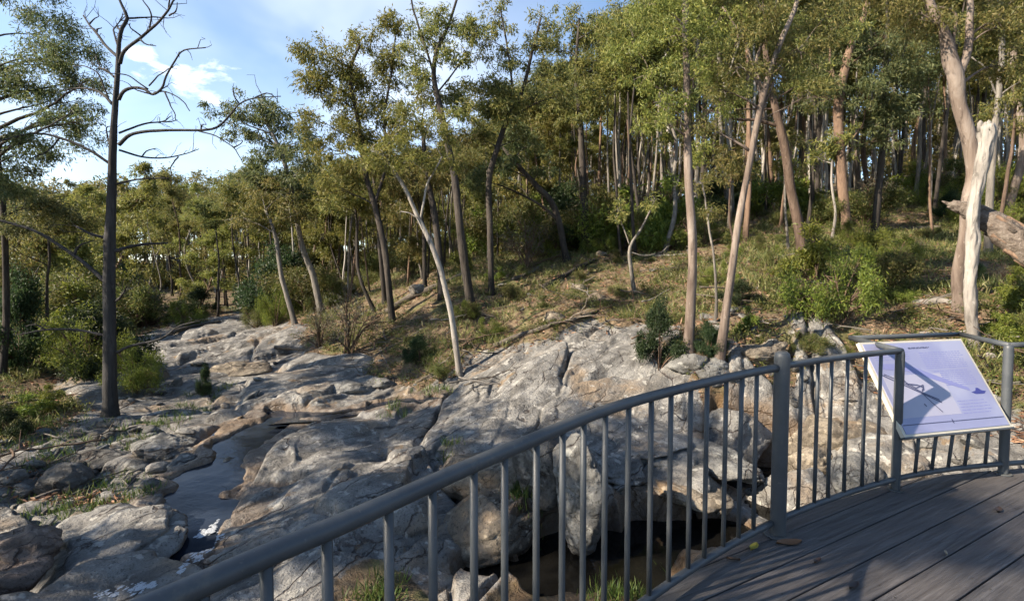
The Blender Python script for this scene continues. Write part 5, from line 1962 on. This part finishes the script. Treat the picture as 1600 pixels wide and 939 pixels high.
def ground_cover():
    rng = np.random.default_rng(71)
    p = ground_points(13000, -150, 1750, 8.5, 34, rng)
    lump = fbm(p[:, 0] * .55, p[:, 1] * .55, 8, 3)
    p = p[lump > -.12]
    v, q = blades(p, 9, .27, .02, rng, .65, .11)
    tag(link('grass', mesh_np('grass', v, q, None, False), M['grass']), 'dry yellow green grass and low herbs on the hillside', 'grass', kind='stuff')
    # low scrub and herbs
    p = ground_points(4200, -120, 1720, 8.5, 30, rng, .42)
    p = p[fbm(p[:, 0] * .4, p[:, 1] * .4, 18, 3) > -.3]
    cl = [(a + (0, 0, .07), np.array([k, k, k * .6])) for a, k in zip(p, rng.uniform(.08, .34, len(p)))]
    v, q = foliage(cl, rng, 8, 7, .075, .022, droop=-.4, spread=.12, sub=3, tight=.5)
    tag(link('ground_scrub', mesh_np('ground_scrub', v, q, None, False), M['shrub']), 'low olive scrub and herbs scattered over the banks', 'scrub', kind='stuff')
    # greener tufts by the water and the rubble
    p = []
    for px, py, n, s in [(812, 745, 60, .12), (805, 770, 40, .12), (830, 800, 26, .1), (330, 612, 30, .25), (250, 665, 30, .3), (205, 690, 30, .3), (80, 740, 40, .35), (190, 800, 30, .25), (110, 800, 26, .25), (30, 690, 40, .5), (60, 670, 40, .5), (300, 640, 24, .25),
                         (1010, 925, 40, .12), (960, 935, 30, .15), (600, 930, 30, .15), (150, 770, 24, .3), (700, 700, 10, .1), (1480, 560, 30, .3), (620, 640, 16, .2), (680, 612, 24, .25)]:
        g = ground_hit(px, py)
        k = np.repeat(g[None], n, 0)
        k[:, :2] += rng.normal(size=(n, 2)) * s
        k[:, 2] = Hq(k[:, 0], k[:, 1])
        p.append(k)
    p = np.concatenate(p)
    v, q = blades(p, 9, .20, .012, rng, .4, .05)
    tag(link('grass', mesh_np('creek_grass', v, q, None, False), M['grass_green']), 'green grass tufts among the creek rocks', 'grass', kind='stuff')
    # fallen leaves and bark
    p = ground_points(34000, -150, 1750, 7.5, 30, rng, .55)
    d = unit(np.stack([rng.normal(size=len(p)), rng.normal(size=len(p)), np.abs(rng.normal(size=len(p))) * .25], 1))
    p[:, 2] += .015
    v, q = leaf_quads(p, d, rng.uniform(.06, .20, len(p)), rng.uniform(.02, .05, len(p)), rng)
    tag(link('leaf_litter', mesh_np('leaf_litter', v, q, None, False), M['litter']), 'brown fallen leaves and bark strips covering the bank', 'leaf litter', kind='stuff')


ground_cover()


def log(label, pts, r0, r1, mat='log', lift=.0, branches=0, seed=1, name='fallen_log', cat='log'):
    """pts: photo points on the ground, or (px, py, distance)"""
    rng = np.random.default_rng(seed)
    w = []
    for p in pts:
        if len(p) == 3:
            q = P(*p)
        else:
            q = ground_hit(*p)
        q = np.array(q)
        q[2] = max(gz(q[0], q[1]) + r0 * .6 + lift, q[2] if len(p) == 3 else -99)
        w.append(q)
    l, r = crspline(np.array(w), .12, np.linspace(r0, r1, len(w)))
    l = wiggle(l, rng, .05)
    base = l[len(l) // 2] - (0, 0, r0)
    root = empty(name, base)
    tag(root, label, cat)
    tb = Tubes()
    tb.add(l - base, r, 12, rough=.14, seed=seed)
    link('trunk', tb.mesh('trunk'), M[mat], root)
    for k in range(branches):
        j = int(rng.integers(len(l) // 3, len(l)))
        d = unit(rng.normal(size=3) + np.array([0, 0, .6])) * rng.uniform(.4, 1.0)
        q = wiggle(bez(l[j], l[j] + d * .5 + (0, 0, .1), l[j] + d, 7), rng, .06)
        tb = Tubes()
        tb.add(q - base, np.linspace(max(r[j] * .5, .012), .006, 7), 6, rough=.1, seed=k)
        link('branch', tb.mesh('branch'), M[mat], root)


log('big grey fallen trunk with a broken end below the dark gums', [(604, 492), (640, 470), (680, 452), (722, 434)], .13, .10, seed=1)
log('long thin log lying across the top of the big slab', [(772, 545), (815, 527), (860, 512), (905, 500), (935, 490)], .075, .04, branches=4, seed=2)
log('dark log lying up the open hillside', [(850, 452), (890, 430), (930, 408)], .10, .07, 'bark_dark', seed=3)
log('thin grey log parallel to the dark log on the hillside', [(800, 440), (840, 425), (880, 416)], .06, .04, seed=4)
log('pale log lying beside the pink gum at the right', [(1425, 478), (1460, 474), (1492, 478)], .08, .06, 'bark_white', seed=5)
log('white branch lying on the bank right of the bleached trunk', [(1540, 558), (1575, 560), (1615, 562)], .05, .035, 'bark_white', seed=6)
log('dark log lying at the head of the upstream slabs', [(265, 524), (300, 512), (345, 504)], .10, .06, seed=7)
log('grey log stuck in the debris by the orange pool', [(650, 600), (670, 590), (692, 578)], .045, .03, branches=2, seed=8)
log('grey log lying along the top of the middle slab', [(430, 545), (470, 548), (510, 545)], .07, .04, branches=3, seed=9)
log('long dark branch on the slope left of the slim white gum', [(585, 560), (620, 540), (660, 530)], .05, .03, branches=3, seed=10)
log('grey log lying in the shade on the upper right slope', [(1380, 365), (1420, 360), (1470, 358)], .10, .07, seed=11)
log('weathered log on the slope above the two pink gums', [(1020, 380), (1060, 372), (1100, 368)], .07, .05, seed=12)
log('pale curved log on the open slope behind the bent sapling', [(1000, 400), (1035, 402), (1075, 398)], .05, .03, 'bark_white', branches=2, seed=13)


def sticks():
    rng = np.random.default_rng(83)
    meshes = []
    for k in range(5):
        p = np.cumsum(np.concatenate([[[0, 0, 0]], np.array([.16, 0, 0]) + rng.normal(size=(7, 3)) * [.02, .05, .025]]), 0)
        p[:, 2] = np.abs(p[:, 2]) + .01
        p -= p[4] * [1, 1, 0]
        tb = Tubes()
        tb.add(p, np.linspace(.016, .006, len(p)), 6, rough=.1, seed=k)
        for j in (3, 5, 6):
            d = unit(rng.normal(size=3) + np.array([.8, 0, .4])) * .3
            tb.add(np.array([p[j], p[j] + d * .5, p[j] + d + (0, 0, -.02)]), [.008, .006, .003], 4, cap=False)
        me = tb.mesh('fallen_branch')
        me.materials.append(M[['log', 'bark_grey', 'bark_brown', 'bark_white', 'log'][k]])
        meshes.append(me)
    for (x0, x1), (y0, y1), n, lb, gr in [((560, 790), (470, 612), 46, 'thin fallen branch in the debris of the wooded bank', 'fallen branches on the wooded bank'),
                                          ((780, 1330), (400, 545), 70, 'thin fallen branch lying on the open hillside', 'fallen branches on the open hillside'),
                                          ((1330, 1600), (420, 600), 34, 'thin fallen branch on the bank behind the sign', 'fallen branches behind the sign'),
                                          ((0, 300), (560, 760), 26, 'thin dead stick among the rubble on the left', 'sticks in the rubble on the left')]:
        for _ in range(n):
            g = ground_hit(rng.uniform(x0, x1), rng.uniform(y0, y1))
            o = bpy.data.objects.new('fallen_branch', meshes[int(rng.integers(5))])
            o.location = (g[0], g[1], g[2] + .015)
            s = rng.uniform(.5, 1.7)
            o.scale = (s, s, s)
            o.rotation_euler = (rng.normal() * .15, rng.normal() * .15, rng.uniform(0, 6.28))
            COL.objects.link(o)
            tag(o, lb, 'branch', gr)


sticks()
# ------------------------------------------------------------------ camera, sun, sky
cam = bpy.data.cameras.new('camera')
cam.sensor_width = 36
cam.lens = 18
cam.clip_start = .02
cam.clip_end = 3000
co = bpy.data.objects.new('camera', cam)
co.location = EYE
co.rotation_euler = (PI / 2 - PITCH, 0, 0)
COL.objects.link(co)
SC.camera = co

SUN_EL = math.radians(32)
SV = np.array([-1.0, -.42, 0])
SV = SV / np.linalg.norm(SV) * math.cos(SUN_EL)
SV[2] = math.sin(SUN_EL)
sl = bpy.data.lights.new('sun', 'SUN')
sl.energy = 5.0
sl.angle = math.radians(.53)
sl.color = (1.0, .87, .70)
so = bpy.data.objects.new('sun', sl)
so.rotation_euler = Vector(-SV).to_track_quat('-Z', 'Y').to_euler()
so.location = (-20, 0, 20)
COL.objects.link(so)

W = bpy.data.worlds.new('World')
SC.world = W
W.use_nodes = True
t = W.node_tree
t.nodes.clear()


def wn(kind, **kw):
    x = t.nodes.new(kind)
    for k, v in kw.items():
        setattr(x, k, v)
    return x


def wmath(op, a, b=0.0, clamp=False):
    x = wn('ShaderNodeMath', operation=op, use_clamp=clamp)
    for i, v in enumerate((a, b)):
        if hasattr(v, 'is_output'):
            t.links.new(v, x.inputs[i])
        else:
            x.inputs[i].default_value = v
    return x.outputs[0]


def wstep(v, lo, hi):
    y = wn('ShaderNodeMapRange', interpolation_type='SMOOTHSTEP')
    y.inputs['From Min'].default_value = lo
    y.inputs['From Max'].default_value = hi
    t.links.new(v, y.inputs['Value'])
    return y.outputs['Result']


sky = wn('ShaderNodeTexSky', sky_type='NISHITA', sun_disc=False)
sky.sun_elevation = SUN_EL
sky.sun_rotation = math.atan2(SV[0], SV[1])
sky.altitude = 300
sky.air_density = 1.0
sky.dust_density = .4
sky.ozone_density = 1.6
tc = wn('ShaderNodeTexCoord').outputs['Generated']
mp = wn('ShaderNodeMapping')
mp.inputs['Scale'].default_value = (1, 1, 2.4)
t.links.new(tc, mp.inputs['Vector'])


def wnoise(sc, det=5, rough=.6, dist=.3, vec=None):
    x = wn('ShaderNodeTexNoise')
    x.inputs['Scale'].default_value = sc
    x.inputs['Detail'].default_value = det
    x.inputs['Roughness'].default_value = rough
    x.inputs['Distortion'].default_value = dist
    t.links.new(vec or mp.outputs[0], x.inputs['Vector'])
    return x.outputs['Fac']


def blob(px, py, inner, outer):
    """1 near the sky direction of this photo point, falling to 0"""
    d = unit(ray(px, py))
    x = wn('ShaderNodeVectorMath', operation='DISTANCE')
    t.links.new(tc, x.inputs[0])
    x.inputs[1].default_value = [float(k) for k in d]
    return wmath('SUBTRACT', 1.0, wstep(x.outputs['Value'], inner, outer))


n1 = wnoise(14, 6, .62)
n2 = wnoise(2.2, 4, .5, .5)
cl = None
for px, py, a, b in ((335, 128, .015, .07), (300, 122, .01, .055), (228, 98, .01, .055), (360, 138, .005, .04)):
    k = wmath('MULTIPLY', blob(px, py, a, b), 1.0)
    cl = k if cl is None else wmath('MAXIMUM', cl, k)
puffs = wstep(wmath('ADD', wmath('MULTIPLY', cl, .34), n1), .72, 1.02)
veil = wmath('MULTIPLY', wmath('MAXIMUM', blob(600, 0, .05, .42), wmath('MULTIPLY', blob(100, 230, .05, .55), .75)), wstep(n2, .25, .75))
low = wmath('MULTIPLY', wmath('MULTIPLY', wstep(n2, .30, .60), .35), wmath('SUBTRACT', 1.0, wstep(wmath('ABSOLUTE', wn('ShaderNodeSeparateXYZ').outputs[2]), 0, .3)))
sep = [x for x in t.nodes if x.bl_idname == 'ShaderNodeSeparateXYZ'][0]
t.links.new(tc, sep.inputs[0])
fac = wmath('MAXIMUM', wmath('MULTIPLY', puffs, .95), wmath('MULTIPLY', wmath('MAXIMUM', veil, low), .62))
mix = wn('ShaderNodeMix', data_type='RGBA')
t.links.new(fac, mix.inputs[0])
t.links.new(sky.outputs[0], mix.inputs[6])
mix.inputs[7].default_value = (6.0, 6.3, 6.7, 1)
bg = wn('ShaderNodeBackground')
bg.inputs['Strength'].default_value = .095
t.links.new(mix.outputs[2], bg.inputs['Color'])
ow = wn('ShaderNodeOutputWorld')
t.links.new(bg.outputs[0], ow.inputs['Surface'])

SC.view_settings.view_transform = 'Standard'
SC.view_settings.look = 'None'
SC.view_settings.gamma = 1
SC.view_settings.use_curve_mapping = False
SC.view_settings.exposure = 1.55
SC.render.engine = 'CYCLES'
SC.cycles.max_bounces = 6
SC.cycles.diffuse_bounces = 5
SC.cycles.glossy_bounces = 2
SC.cycles.transmission_bounces = 3
SC.cycles.caustics_reflective = False
SC.cycles.caustics_refractive = False
SC.cycles.sample_clamp_indirect = 4
SC.cycles.use_adaptive_sampling = True
SC.cycles.adaptive_threshold = .035
SC.cycles.use_denoising = True
try:
    SC.cycles.denoiser = 'OPENIMAGEDENOISE'
except Exception:
    pass
